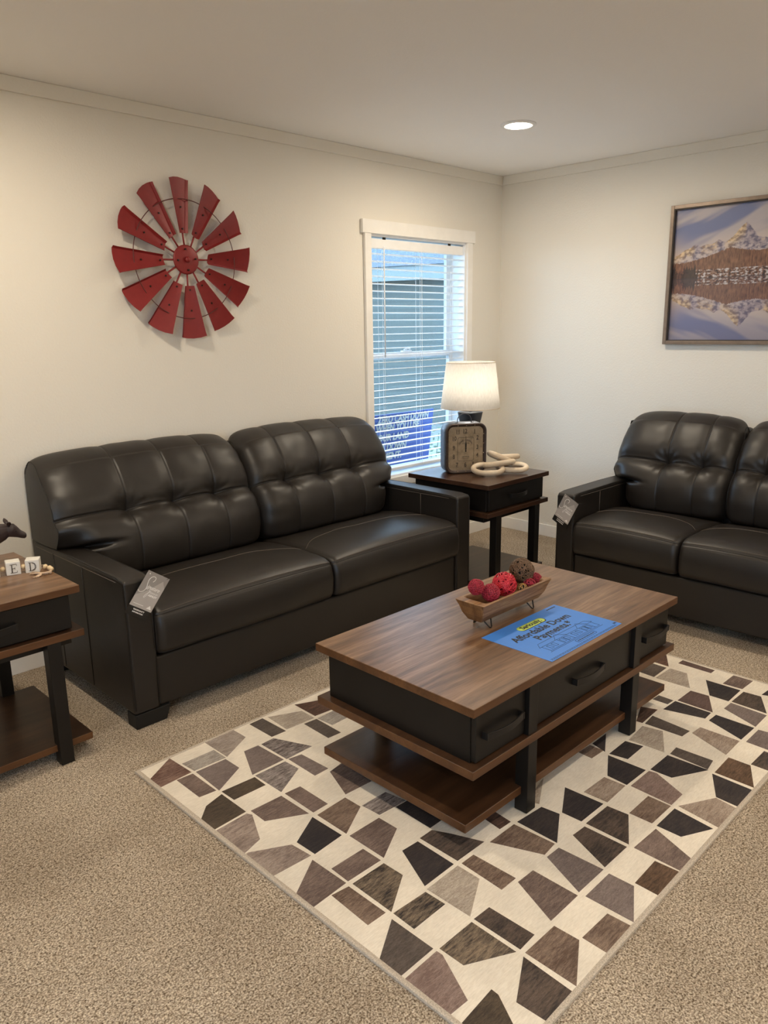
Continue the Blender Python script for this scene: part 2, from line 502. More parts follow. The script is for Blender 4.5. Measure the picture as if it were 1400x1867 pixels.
# ---- outdoors: neighbouring house, ground, yard sign
struct(MB().box(-30, 60, -40, 60, -.95, -.9).build('ground', 'gravel'))
nb = empty('neighbouring_house', (9.4, 10.95, -.9), 0, 'grey green clapboard neighbour house with pale eave seen through window blinds', 'house')
dv = Vector((.235, -.972, 0)).normalized(); nv = Vector((-dv.y, dv.x, 0))  # along the wall / away from the viewer
if nv.x < 0: nv = -nv
def hb(mb, a0, a1, n0, n1, z0, z1):
    pts = [dv*a0+nv*n0, dv*a1+nv*n0, dv*a1+nv*n1, dv*a0+nv*n1]
    return mb.prism([(p.x, p.y) for p in pts], z0, z1)
hb(MB(), -9, 14, 0, 7, 0, 3.42).build('siding_wall', 'siding', nb)
hb(MB(), -9.4, 14.4, -.35, 7.3, 3.42, 3.75).build('fascia', 'fascia', nb)
b = MB()
A_ = [dv*-9.4+nv*-.4, dv*14.4+nv*-.4, dv*14.4+nv*3.6, dv*-9.4+nv*3.6, dv*14.4+nv*7.6, dv*-9.4+nv*7.6]
zz = [3.75, 3.75, 5.3, 5.3, 3.75, 3.75]
b.add([(p.x, p.y, z) for p, z in zip(A_, zz)], [(0, 1, 2, 3), (3, 2, 4, 5), (0, 3, 5), (1, 4, 2)])
b.build('roof', 'roof_shingle', nb)

sg = empty('yard_sign', (-.55, .5, -.9), 0, 'blue sign with white ZERO CASH DOWN lettering outside the window', 'sign')
b = MB()
# board front faces the room (towards -y)
P_ = [(-.42, 1.10), (.306, 1.10), (.415, 1.755), (-.42, 1.755)]
b.add([(x, 0, z) for x, z in P_]+[(x, .012, z) for x, z in P_], [(0, 1, 2, 3), (7, 6, 5, 4), (0, 4, 5, 1), (1, 5, 6, 2), (2, 6, 7, 3), (3, 7, 4, 0)])
b.build('sign_board', 'sign_blue', sg)
b = MB()
for s_, zc, wd, x0 in (('ZERO CASH DOWN', .817, .55, -.755), ('WHEN YOU USE', .757, .455, -.763), ('YOUR LAND', .688, .365, -.790), ('AS A DOWN', .618, .36, -.812), ('PAYMENT.', .552, .315, -.826)):
    vs, fs = text_mesh(s_, .068, shear=.2, bold=.0026)
    x_a = min(v[0] for v in vs); x_b = max(v[0] for v in vs); k = wd/(x_b-x_a)
    b.add([((v[0]-x_a)*k+x0+.562, -.003+v[2]*0-(.0006 if v[2] > 0 else 0), v[1]+zc-.022+.9) for v in vs], fs)
b.build('lettering', 'sign_white', sg)
b = MB().box(-.35, -.31, .012, .05, 0, 1.7).box(.25, .29, .012, .05, 0, 1.7)
b.build('stake', 'white_vinyl', sg)
bs = MB()
for i in range(26):
    x = random.uniform(-.35, .35); z0 = random.uniform(.0, .95); y = random.uniform(-.15, .15)
    a = random.uniform(0, 2*PI); t_ = random.uniform(.3, 1.2)
    d_ = Vector((math.cos(a)*math.cos(t_), math.sin(a)*math.cos(t_), math.sin(t_)))
    bs.tube([(0, 0, 0), (x*.5, y*.5, z0*.6), (x, y, z0+.45)], .004, 5)
    for k in range(16):
        c_ = Vector((x, y, z0+.45))+Vector((random.uniform(-.1, .1), random.uniform(-.1, .1), random.uniform(-.35, .1)))
        e1 = Vector((random.uniform(-1, 1), random.uniform(-1, 1), random.uniform(-.5, 1))).normalized()*.03; e2 = e1.orthogonal().normalized()*.011
        bs.add([c_-e1, c_+e2, c_+e1, c_-e2, c_+Vector((0, 0, .003))], [(0, 1, 4), (1, 2, 4), (2, 3, 4), (3, 0, 4), (0, 3, 2, 1)])
o = bs.build('shrub', 'shrub_leaf', loc=(.55, 1.3, -.9)); tag(o, 'small leafy shrub outside beside the blue sign', 'shrub')

# ---- venetian blind (lowered, slats open)
bl = empty('window_blind', ((WX0+WX1)/2, .035, WZ0+.04), 0, 'white horizontal slat blind lowered over the window beside the lamp', 'blind')
hw = (WX1-WX0)/2-.014; z_off = WZ0+.04
top = WZ1-.022-z_off
MB().box(-hw, hw, -.022, .026, top-.055, top).build('head_rail', 'blind_slat', bl, bevel=.003)
MB().box(-hw, hw, -.024, .024, 0, .016).build('bottom_rail', 'blind_slat', bl, bevel=.004)
b = MB(); ns = 31; z_hi = top-.085; z_lo = .045
SL = []
for i in range(ns):
    z = z_lo+(z_hi-z_lo)*i/(ns-1); SL.append(z)
    tl = math.radians(-4)
    rows = []
    for s_ in (1, -1):
        for k in range(7):
            q = (k/6-.5)*s_; y = q*.049
            rows.append([(-hw, y, z+.0022*(1-(2*q)**2)+y*math.tan(tl)+s_*.0010), (hw, y, z+.0022*(1-(2*q)**2)+y*math.tan(tl)+s_*.0010)])
    rows.append(rows[0]); b.grid(rows, smooth=False)
    o_ = len(b.v)-len(rows)*2
    b.f.append([o_+2*k for k in range(14)]); b.mi.append(0); b.sm.append(False)
    b.f.append([o_+2*k+1 for k in range(14)][::-1]); b.mi.append(0); b.sm.append(False)
b.build('slats', 'blind_slat', bl)
b = MB()
for x in (-hw+.11, 0.02, hw-.11):
    for y in (-.026, .026): b.tube([(x, y, .01), (x, y, top-.05)], .0011, 6)
    b.tube([(x+.012, 0, .01), (x+.012, 0, top-.05)], .0009, 6)
b.build('ladder_cord', 'blind_slat', bl)
b = MB(); b.tube([(-hw+.108, -.034, top-.045), (-hw+.104, -.036, top-.09), (-hw+.104, -.036, top-.685)], .0042, 8)
b.build('tilt_wand', 'white_vinyl', bl)
for x in (-hw+.12, hw-.14): MB().box(x-.012, x+.012, -.024, -.020, top-.003, top+.010).build('bracket', 'black_metal', bl)

# ---- recessed ceiling lights
proto = None
for i, (x, y, where) in enumerate(DOWNLIGHTS):
    if proto is None:
        proto = empty('ceiling_light', (x, y, H), 0, 'round recessed ceiling light '+where, 'ceiling light', 'recessed ceiling lights')
        MB().lathe([(.089, 0), (.089, -.003), (.084, -.007), (.064, -.009), (.060, -.004), (.060, 0)], seg=48).build('trim_ring', 'white_vinyl', proto)
        b = MB().lathe([(.0605, -.0035), (.045, -.0050), (.02, -.006), (.0001, -.006)], seg=48)
        b.build('lens', 'led_lens', proto, fixn=True)
    else:
        c = copy_tree(proto); c.location = (x, y, H)
        c['label'] = 'round recessed ceiling light '+where

# ================================================================ RUG
RPAL = {'k': ((.018, .014, .018), (.055, .040, .036)), 'dk': ((.030, .022, .020), (.14, .098, .075)), 'kf': ((.016, .012, .014), (.30, .225, .155)),
        'd': ((.075, .058, .050), (.155, .12, .10)), 'ol': ((.050, .034, .022), (.12, .085, .055)), 'db': ((.05, .026, .018), (.19, .10, .068)),
        'm': ((.125, .085, .072), (.27, .195, .165)), 'mb': ((.115, .070, .050), (.31, .22, .165)), 'br': ((.12, .055, .04), (.34, .22, .175)),
        'br2': ((.06, .032, .016), (.19, .11, .065)), 't': ((.165, .125, .115), (.26, .205, .185)), 'tf': ((.20, .145, .125), (.44, .35, .295)),
        'tr': ((.215, .140, .118), (.37, .27, .23)), 'tr2': ((.085, .048, .042), (.16, .10, .085)), 'l': ((.38, .31, .25), (.60, .52, .43)),
        'lf': ((.30, .24, .205), (.50, .43, .375)), 'lg': ((.28, .24, .215), (.55, .50, .44)), 'lm': ((.28, .205, .16), (.50, .40, .32)), 'gf': ((.085, .062, .058), (.46, .40, .37))}
RUG=[
('br',(-3.387,-1.126),(-3.380,-1.261),(-3.504,-1.265),(-3.508,-1.196)),
('lg',(-3.375,-1.192),(-3.249,-1.195),(-3.248,-1.268),(-3.369,-1.261)),
('t',(-3.369,-1.271),(-3.254,-1.276),(-3.253,-1.356),(-3.375,-1.420)),
('m',(-3.440,-1.267),(-3.382,-1.272),(-3.382,-1.413),(-3.440,-1.405)),
('ol',(-3.373,-1.431),(-3.250,-1.441),(-3.252,-1.504),(-3.371,-1.498)),
('ol',(-3.381,-1.443),(-3.381,-1.576),(-3.503,-1.581),(-3.506,-1.507),(-3.451,-1.462)),
('lf',(-3.243,-1.129),(-3.120,-1.129),(-3.119,-1.204),(-3.242,-1.267)),
('d',(-3.053,-1.136),(-2.992,-1.135),(-2.989,-1.276),(-3.051,-1.272)),
('l',(-2.972,-1.143),(-2.851,-1.200),(-2.853,-1.277),(-2.980,-1.269)),
('db',(-2.838,-1.139),(-2.750,-1.179),(-2.756,-1.277),(-2.841,-1.268)),
('lg',(-2.847,-1.289),(-2.763,-1.288),(-2.762,-1.367),(-2.841,-1.368)),
('d',(-2.909,-1.285),(-2.852,-1.290),(-2.856,-1.433),(-2.914,-1.429)),
('gf',(-3.109,-1.287),(-3.053,-1.285),(-2.992,-1.429),(-3.107,-1.431)),
('t',(-3.180,-1.281),(-3.122,-1.285),(-3.116,-1.426),(-3.247,-1.424)),
('gf',(-3.243,-1.435),(-3.120,-1.439),(-3.116,-1.507),(-3.241,-1.573)),
('t',(-3.103,-1.435),(-3.052,-1.445),(-3.046,-1.580),(-3.105,-1.580)),
('m',(-3.368,-1.584),(-3.254,-1.590),(-3.252,-1.725),(-3.369,-1.657)),
('m',(-3.238,-1.588),(-3.179,-1.593),(-3.179,-1.730),(-3.239,-1.731)),
('tf',(-3.506,-1.589),(-3.385,-1.586),(-3.377,-1.604),(-3.430,-1.716),(-3.507,-1.735)),
('k',(-3.256,-1.747),(-3.252,-1.876),(-3.361,-1.883),(-3.364,-1.805)),
('mb',(-3.239,-1.750),(-3.119,-1.745),(-3.118,-1.815),(-3.238,-1.881)),
('m',(-3.238,-1.895),(-3.118,-1.897),(-3.117,-1.972),(-3.237,-2.036)),
('m',(-3.055,-1.599),(-2.992,-1.588),(-2.997,-1.740),(-3.106,-1.733)),
('gf',(-3.111,-1.815),(-3.009,-1.817),(-2.997,-1.896),(-3.106,-1.887)),
('k',(-3.043,-1.896),(-2.993,-1.899),(-2.990,-2.042),(-3.047,-2.042)),
('tf',(-3.502,-1.741),(-3.490,-1.740),(-3.381,-1.803),(-3.373,-1.880),(-3.497,-1.870)),
('m',(-3.382,-1.897),(-3.379,-2.034),(-3.506,-2.039),(-3.507,-1.968)),
('m',(-3.369,-1.963),(-3.251,-1.966),(-3.250,-2.037),(-3.371,-2.033)),
('mb',(-3.437,-2.041),(-3.383,-2.049),(-3.382,-2.187),(-3.443,-2.185)),
('kf',(-3.369,-2.049),(-3.253,-2.052),(-3.251,-2.123),(-3.370,-2.196)),
('k',(-3.179,-2.053),(-3.118,-2.057),(-3.121,-2.195),(-3.241,-2.195)),
('dk',(-3.103,-2.052),(-3.051,-2.052),(-3.024,-2.105),(-2.986,-2.197),(-3.103,-2.194)),
('kf',(-3.370,-2.203),(-3.256,-2.211),(-3.254,-2.277),(-3.372,-2.277)),
('d',(-3.387,-2.214),(-3.386,-2.352),(-3.508,-2.352),(-3.508,-2.281)),
('db',(-2.900,-2.134),(-2.850,-2.135),(-2.857,-2.198),(-2.908,-2.195)),
('mb',(-2.976,-2.210),(-2.860,-2.212),(-2.853,-2.349),(-2.913,-2.355)),
('k',(-2.844,-2.212),(-2.731,-2.223),(-2.723,-2.283),(-2.845,-2.352)),
('mb',(-3.103,-2.209),(-3.052,-2.210),(-3.048,-2.352),(-3.110,-2.351)),
('l',(-3.246,-2.207),(-3.118,-2.207),(-3.118,-2.283),(-3.243,-2.351)),
('m',(-3.056,-2.365),(-2.990,-2.368),(-2.990,-2.507),(-3.114,-2.506)),
('t',(-2.917,-2.365),(-2.860,-2.367),(-2.854,-2.505),(-2.977,-2.503)),
('dk',(-3.243,-2.363),(-3.184,-2.366),(-3.181,-2.502),(-3.243,-2.504)),
('kf',(-3.375,-2.363),(-3.255,-2.365),(-3.256,-2.501),(-3.374,-2.436)),
('tr',(-3.508,-2.364),(-3.386,-2.363),(-3.385,-2.381),(-3.443,-2.504),(-3.505,-2.500)),
('ol',(-3.500,-2.531),(-3.383,-2.524),(-3.384,-2.544),(-3.425,-2.616),(-3.513,-2.600)),
('mb',(-3.243,-2.518),(-3.123,-2.521),(-3.120,-2.590),(-3.243,-2.657)),
('dk',(-3.256,-2.522),(-3.262,-2.659),(-3.367,-2.660),(-3.372,-2.584)),
('k',(-2.590,-2.219),(-2.585,-2.353),(-2.709,-2.350),(-2.711,-2.284)),
('lm',(-2.571,-2.276),(-2.451,-2.281),(-2.449,-2.355),(-2.569,-2.358)),
('dk',(-2.708,-2.365),(-2.587,-2.368),(-2.582,-2.436),(-2.709,-2.504)),
('dk',(-2.783,-2.366),(-2.724,-2.370),(-2.723,-2.505),(-2.843,-2.503)),
('t',(-2.978,-2.523),(-2.858,-2.524),(-2.856,-2.596),(-2.975,-2.660)),
('br2',(-2.843,-2.592),(-2.724,-2.590),(-2.720,-2.658),(-2.844,-2.662)),
('m',(-2.712,-2.521),(-2.589,-2.527),(-2.645,-2.663),(-2.714,-2.660)),
('k',(-2.573,-2.522),(-2.456,-2.523),(-2.473,-2.648),(-2.573,-2.596)),
('tr',(-2.437,-2.368),(-2.316,-2.370),(-2.311,-2.395),(-2.368,-2.508),(-2.445,-2.508)),
('mb',(-2.573,-2.434),(-2.451,-2.434),(-2.452,-2.509),(-2.572,-2.507)),
('k',(-2.322,-2.223),(-2.319,-2.360),(-2.441,-2.356),(-2.436,-2.284)),
('k',(-2.310,-2.221),(-2.195,-2.220),(-2.184,-2.283),(-2.298,-2.284)),
('k',(-2.304,-2.369),(-2.181,-2.371),(-2.176,-2.510),(-2.302,-2.442)),
('d',(-2.166,-2.373),(-2.112,-2.370),(-2.108,-2.498),(-2.173,-2.507)),
('mb',(-3.108,-2.591),(-2.994,-2.595),(-2.991,-2.662),(-3.109,-2.663)),
('mb',(-2.375,-2.138),(-2.305,-2.143),(-2.305,-2.196),(-2.378,-2.192)),
('k',(-2.291,-2.144),(-2.195,-2.144),(-2.309,-2.204)),
('l',(-2.683,-2.159),(-2.593,-2.139),(-2.722,-2.209),(-2.728,-2.196)),
('db',(-1.470,-1.979),(-1.388,-1.992),(-1.497,-2.054),(-1.496,-1.986)),
('d',(-1.632,-1.984),(-1.515,-1.989),(-1.516,-2.053),(-1.637,-2.055)),
('l',(-1.640,-2.064),(-1.511,-2.067),(-1.510,-2.141),(-1.635,-2.209)),
('tr2',(-1.436,-2.069),(-1.394,-2.070),(-1.400,-2.214),(-1.438,-2.213)),
('m',(-1.502,-2.289),(-1.395,-2.291),(-1.394,-2.370),(-1.499,-2.366)),
('k',(-1.517,-2.225),(-1.516,-2.365),(-1.642,-2.367),(-1.643,-2.293)),
('dk',(-1.637,-2.377),(-1.520,-2.379),(-1.515,-2.445),(-1.643,-2.511)),
('t',(-1.713,-2.378),(-1.649,-2.379),(-1.658,-2.516),(-1.774,-2.517)),
('k',(-1.844,-2.374),(-1.784,-2.376),(-1.787,-2.517),(-1.903,-2.514)),
('tr2',(-1.771,-2.219),(-1.655,-2.221),(-1.650,-2.293),(-1.773,-2.359)),
('k',(-1.878,-2.211),(-1.783,-2.215),(-1.782,-2.356),(-1.840,-2.358)),
('d',(-2.030,-2.212),(-1.955,-2.205),(-1.970,-2.356),(-2.025,-2.352)),
('l',(-2.179,-2.225),(-2.054,-2.214),(-2.037,-2.285),(-2.171,-2.355)),
('lm',(-1.977,-2.368),(-1.917,-2.372),(-1.917,-2.514),(-2.040,-2.515)),
('d',(-1.828,-2.143),(-1.781,-2.146),(-1.783,-2.207),(-1.828,-2.205)),
('db',(-2.035,-2.180),(-1.918,-2.138),(-1.897,-2.197),(-2.032,-2.203)),
('t',(-1.906,-2.532),(-1.790,-2.533),(-1.785,-2.565),(-1.784,-2.599),(-1.909,-2.608)),
('dk',(-2.043,-2.599),(-1.927,-2.601),(-1.930,-2.656),(-2.043,-2.654)),
('br2',(-2.175,-2.531),(-2.052,-2.528),(-2.052,-2.601),(-2.176,-2.665)),
('k',(-2.188,-2.528),(-2.193,-2.668),(-2.313,-2.666),(-2.309,-2.590)),
('lm',(-2.436,-2.526),(-2.314,-2.592),(-2.325,-2.671),(-2.456,-2.661)),
('k',(-1.497,-2.441),(-1.440,-2.445),(-1.406,-2.458),(-1.480,-2.483))]

RX0, RX1, RY0, RY1 = -3.508, -1.376, -2.668, -1.118
b = MB()
b.prism([(RX0, RY0), (RX1, RY0), (RX1, RY1), (RX0, RY1)], 0.001, .009, 0)
bw = .011
def rg(o_, z): return [(RX0-o_, RY0-o_, z), (RX1+o_, RY0-o_, z), (RX1+o_, RY1+o_, z), (RX0-o_, RY1+o_, z)]
b.grid([rg(.002, 0), rg(.003, .005), rg(.002, .0095), rg(-.004, .0105), rg(-bw, .0095)], 1, closed_u=True, smooth=False)
cols = {}
for it in RUG:
    pts = [(min(max(x, RX0+bw), RX1-bw), min(max(y, RY0+bw), RY1-bw)) for x, y in it[1:]]
    f0 = len(b.f)
    b.prism(pts, .0088, .0098, 2)
    for f in range(f0, len(b.f)): cols[f] = it[0]
rug = b.build('area_rug', ['rug_cream', 'rug_binding', 'rug_hide'], fixn=False)
me = rug.data
A1 = me.color_attributes.new('Col', 'FLOAT_COLOR', 'CORNER'); A2 = me.color_attributes.new('Col2', 'FLOAT_COLOR', 'CORNER')
for p in me.polygons:
    c1, c2 = RPAL[cols[p.index]] if p.index in cols else ((.6, .5, .4), (.6, .5, .4))
    for li in p.loop_indices: A1.data[li].color = (*c1, 1); A2.data[li].color = (*c2, 1)
tag(rug, 'cream patchwork cowhide rug with brown and black patches under the coffee table', 'rug')

# ================================================================ SOFAS
def smooth(a, b_, x):
    t_ = min(1, max(0, (x-a)/(b_-a))); return t_*t_*(3-2*t_)
def samples(a, b_, step, marks, fine=.0022):
    s_ = set()
    n_ = max(2, int(round((b_-a)/step)))
    for i in range(n_+1): s_.add(round(a+(b_-a)*i/n_, 5))
    for m in marks:
        for d_ in (-4.5, -2.2, -.8, .8, 2.2, 4.5):
            q = m+d_*fine
            if a < q < b_: s_.add(round(q, 5))
    L_ = sorted(s_); out = [L_[0]]
    for q in L_[1:]:
        if q-out[-1] > .0009: out.append(q)
    return out
def interp(tab, t_):
    if t_ <= tab[0][0]: return tab[0][1:]
    for i in range(len(tab)-1):
        a, b_ = tab[i], tab[i+1]
        if t_ <= b_[0]:
            u = (t_-a[0])/(b_[0]-a[0])
            # catmull-rom
            p0 = tab[max(i-1, 0)]; p3 = tab[min(i+2, len(tab)-1)]
            return [.5*((2*a[k])+(-p0[k]+b_[k])*u+(2*p0[k]-5*a[k]+4*b_[k]-p3[k])*u*u+(-p0[k]+3*a[k]-3*b_[k]+p3[k])*u**3) for k in range(1, len(a))]
    return tab[-1][1:]
# front outline of the back cushion from the seat up and over the top: (arc, y, z)
_pf = [(-.300, .430), (-.338, .470), (-.352, .540), (-.345, .610), (-.318, .668), (-.283, .716), (-.258, .765), (-.215, .828), (-.165, .885), (-.110, .925), (-.058, .940), (-.022, .925), (-.012, .88)]
PF = []; s_acc = 0
for i, p in enumerate(_pf):
    if i: s_acc += math.hypot(p[0]-_pf[i-1][0], p[1]-_pf[i-1][1])
    PF.append((s_acc, p[0], p[1]))
S_END = PF[-1][0]; S_TUFT = PF[5][0]+.004
def back_cushion(xa, xb, ear_a, ear_b, tufts, seed):
    """xa..xb inner extents; ear_a / ear_b how far the upper part reaches over the arms"""
    us = samples(0, 1, 1/90, [(t_-(xa-ear_a))/((xb+ear_b)-(xa-ear_a)) for t_ in tufts], fine=.0022/(xb-xa+ear_a+ear_b))
    ss = samples(0, S_END, .0085, [S_TUFT])
    rows = []
    XA0, XB0 = xa-ear_a, xb+ear_b
    for s_ in ss:
        y, z = interp(PF, s_)
        y2, z2 = interp(PF, min(S_END, s_+.004)); y1, z1 = interp(PF, max(0, s_-.004))
        tz = Vector((y2-y1, z2-z1)).normalized(); ny, nz = -tz.y, tz.x      # outward (towards -y / up)
        k = smooth(.600, .622, z) if s_ < S_END*.8 else 1
        xl = xa-ear_a*k; xr = xb+ear_b*k
        topr = smooth(.87, .945, z)
        xl += topr*(.012 if ear_a else .018); xr -= topr*(.012 if ear_b else .018)
        row = []
        for u in us:
            xf_ = XA0+(XB0-XA0)*u
            x = xf_+(xl-XA0)*max(0, 1-(xf_-XA0)/.34)**2+(xr-XB0)*max(0, 1-(XB0-xf_)/.34)**2
            de = min((x-xl), (xr-x))
            # puff
            edge = 1-math.exp(-max(de, 0)/.055)
            puff = .034*edge*(1 if s_ < S_TUFT else .95)
            # rounding close to the ends
            outer = (ear_a > 0) if (x-xl) < (xr-x) else (ear_b > 0)
            rnd = ((-.006 if (ear_a > 0 and xb-xa > .8) else -.066) if outer else -.042)*math.exp(-max(de, 0)/(.034 if outer else .020))
            if outer and s_ < S_END*.6: rnd -= .105*(1-smooth(.600, .695, z))*smooth(.585, .605, z)*math.exp(-(max(de, 0)/.075)**2)
            ends_z = smooth(0, .07, s_)
            ds = s_-S_TUFT
            seam = -.020*math.exp(-(ds/.042)**2)*(.55+.45*edge)-.0065*math.exp(-(ds/.0045)**2)
            vs_ = 0; tf = 0; wr = 0
            for j, t_ in enumerate(tufts):
                # vertical seams drift a little sideways away from the tuft
                dx = xf_-t_; r = math.hypot(dx, ds)
                vs_ += -.0060*math.exp(-(dx/.034)**2)-.0042*math.exp(-(dx/.0042)**2)
                tf += -.036*math.exp(-(r/.048)**1.2)
                if r > 1e-4:
                    a = math.atan2(ds, dx)
                    wr += .0016*math.sin(a*11+seed+j*2.1)*math.exp(-((r-.055)/.035)**2)
            # soft leather undulation and puckers at the ends
            q = Vector((xf_*5+seed*7, s_*5, seed))
            und = .007*mnoise.noise(q*.7)+.0016*mnoise.noise(q*3.1)
            puck = .0028*math.sin(ds*80+seed*3+2*mnoise.noise(Vector((x*9, s_*6, seed))))*math.exp(-de/.05)*edge*2
            low = .0012*math.sin(xf_*55+seed+3*mnoise.noise(Vector((x*4, 1, seed))))*math.exp(-(s_/.07)**2)
            d_ = (puff+seam+vs_+tf+wr+und+puck+low)*ends_z+rnd
            # top bows up in the middle
            bow = .014*math.sin(PI*min(1, max(0, u)))*smooth(.80, .93, z)
            row.append((x, y+ny*d_, z+nz*d_*(.6 if z > .9 else 1)+bow))
        rows.append(row)
    dark = [min(abs(((XA0+(XB0-XA0)*(us[j]+us[j+1])/2))-t_) for t_ in tufts) < .0024 for j in range(len(us)-1)]
    darks = [abs((ss[i]+ss[i+1])/2-S_TUFT) < .0026 for i in range(len(ss)-1)]
    mb = MB()
    mb.grid(rows, mfun=lambda i, j: 1 if (dark[j] or darks[i]) else 0)
    nr, nc = len(rows), len(us)
    # sides and back: join each end row point to the flat back of the cushion
    for j, sgn in ((0, -1), (nc-1, 1)):
        cap = []
        for i in range(nr):
            p = rows[i][j]; yb = -.006; zb = min(p[2], .90)
            if i < nr*.12: zb = p[2]
            L_ = []
            for q in range(9):
                t_ = q/8
                bulge = .006*math.sin(PI*t_)*min(1, abs(p[1]-yb)/.15)
                L_.append((p[0]+sgn*bulge, p[1]+(yb-p[1])*t_, p[2]+(zb-p[2])*t_*.6))
            cap.append(L_)
        mb.grid(cap)
        # dark piping at the side seam
        mb.tube([(rows[i][j][0]+sgn*.0005, rows[i][j][1]-.0015, rows[i][j][2]) for i in range(0, nr, 2)], .0022, 6, 1)
    # back and bottom closing faces
    bk = []
    for i in range(nr):
        L_ = []
        for j in (0, nc//2, nc-1):
            p = rows[i][j]; L_.append((p[0], -.006, p[2]+(min(p[2], .90)-p[2])*.6 if i >= nr*.12 else p[2]))
        bk.append(L_)
    mb.grid(bk)
    mb.grid([rows[0], [(p[0], -.006, p[2]) for p in rows[0]]])
    return mb
def seat_cushion(xa, xb, seed, ybk=-.30):
    prof = [(ybk, .435), (-.40, .449), (-.50, .456), (-.60, .459), (-.70, .459), (-.78, .456), (-.825, .448), (-.852, .432), (-.864, .405), (-.870, .370), (-.869, .330), (-.864, .297), (-.850, .279), (-.82, .272), (-.7, .270), (ybk, .270)]
    tab = []; a = 0
    for i, p in enumerate(prof):
        if i: a += math.hypot(p[0]-prof[i-1][0], p[1]-prof[i-1][1])
        tab.append((a, p[0], p[1]))
    s_front = tab[7][0]
    ss = samples(0, a, .014, [s_front]); us = samples(0, 1, 1/56, [])
    ext = [xa, xb]; W_ = xb-xa
    for d_ in (.002, .005, .009, .014, .02, .028):
        ext += [xa+d_, xb-d_]
    xs = sorted(set([round(xa+W_*u, 5) for u in us]+ext))
    rows = []
    def surf(x, s_):
        y, z = interp(tab, s_)
        de = min(x-xa, xb-x); r = .030
        ins = r-math.sqrt(max(0, r*r-(r-min(de, r))**2))
        u = (x-xa)/W_
        cy, cz = -.58, .365
        crown = .020*math.sin(PI*u)**.6*smooth(.40, .455, z)*smooth(0, .2, s_)
        front = .012*math.sin(PI*u)**.7*smooth(-.84, -.862, y)
        q = Vector((x*6+seed, s_*5, seed*2))
        und = .0045*mnoise.noise(q)
        dy = (cy-y); dz = (cz-z); L_ = math.hypot(dy, dz)
        gr = -.0035*math.exp(-((s_-s_front)/.005)**2)
        k = ins-gr-und
        return Vector((x, y+dy/L_*k-front, z+dz/L_*k+crown))
    for s_ in ss: rows.append([surf(x, s_) for x in xs])
    mb = MB(); mb.grid(rows)
    for j in (0, len(xs)-1):
        ring = [rows[i][j] for i in range(len(rows))]
        c_ = sum(ring, Vector())/len(ring); o_ = len(mb.v)
        mb.v += [tuple(p) for p in ring]+[tuple(c_)]
        for i in range(len(ring)):
            mb.f.append([o_+i, o_+(i+1) % len(ring), o_+len(ring)]); mb.mi.append(0); mb.sm.append(True)
    # stitched seams
    def thread(fn, r, mi, n_=60):
        mb.tube([fn(k/n_) for k in range(n_+1)], r, 5, mi)
    up = Vector((0, 0, .0006))
    thread(lambda t_: surf(xa+.006+(W_-.012)*t_, s_front+.002)+Vector((0, -.0006, .0006)), .0014, 1)
    thread(lambda t_: surf(xa+.010+(W_-.020)*t_, s_front-.009)+up, .0009, 2)
    def arc(t_):
        x = xa+.012+(W_-.024)*t_
        e = min(t_, 1-t_)
        yy = -.545-.10*math.exp(-(e/.10)**1.2)
        s_ = (yy-prof[0][0])/-1.0
        return surf(x, abs(s_)*1.004)+up
    thread(arc, .0011, 2)
    # side welt under the cushion front
    thread(lambda t_: surf(xa+.006+(W_-.012)*t_, tab[12][0])+Vector((0, -.001, 0)), .002, 1)
    return mb
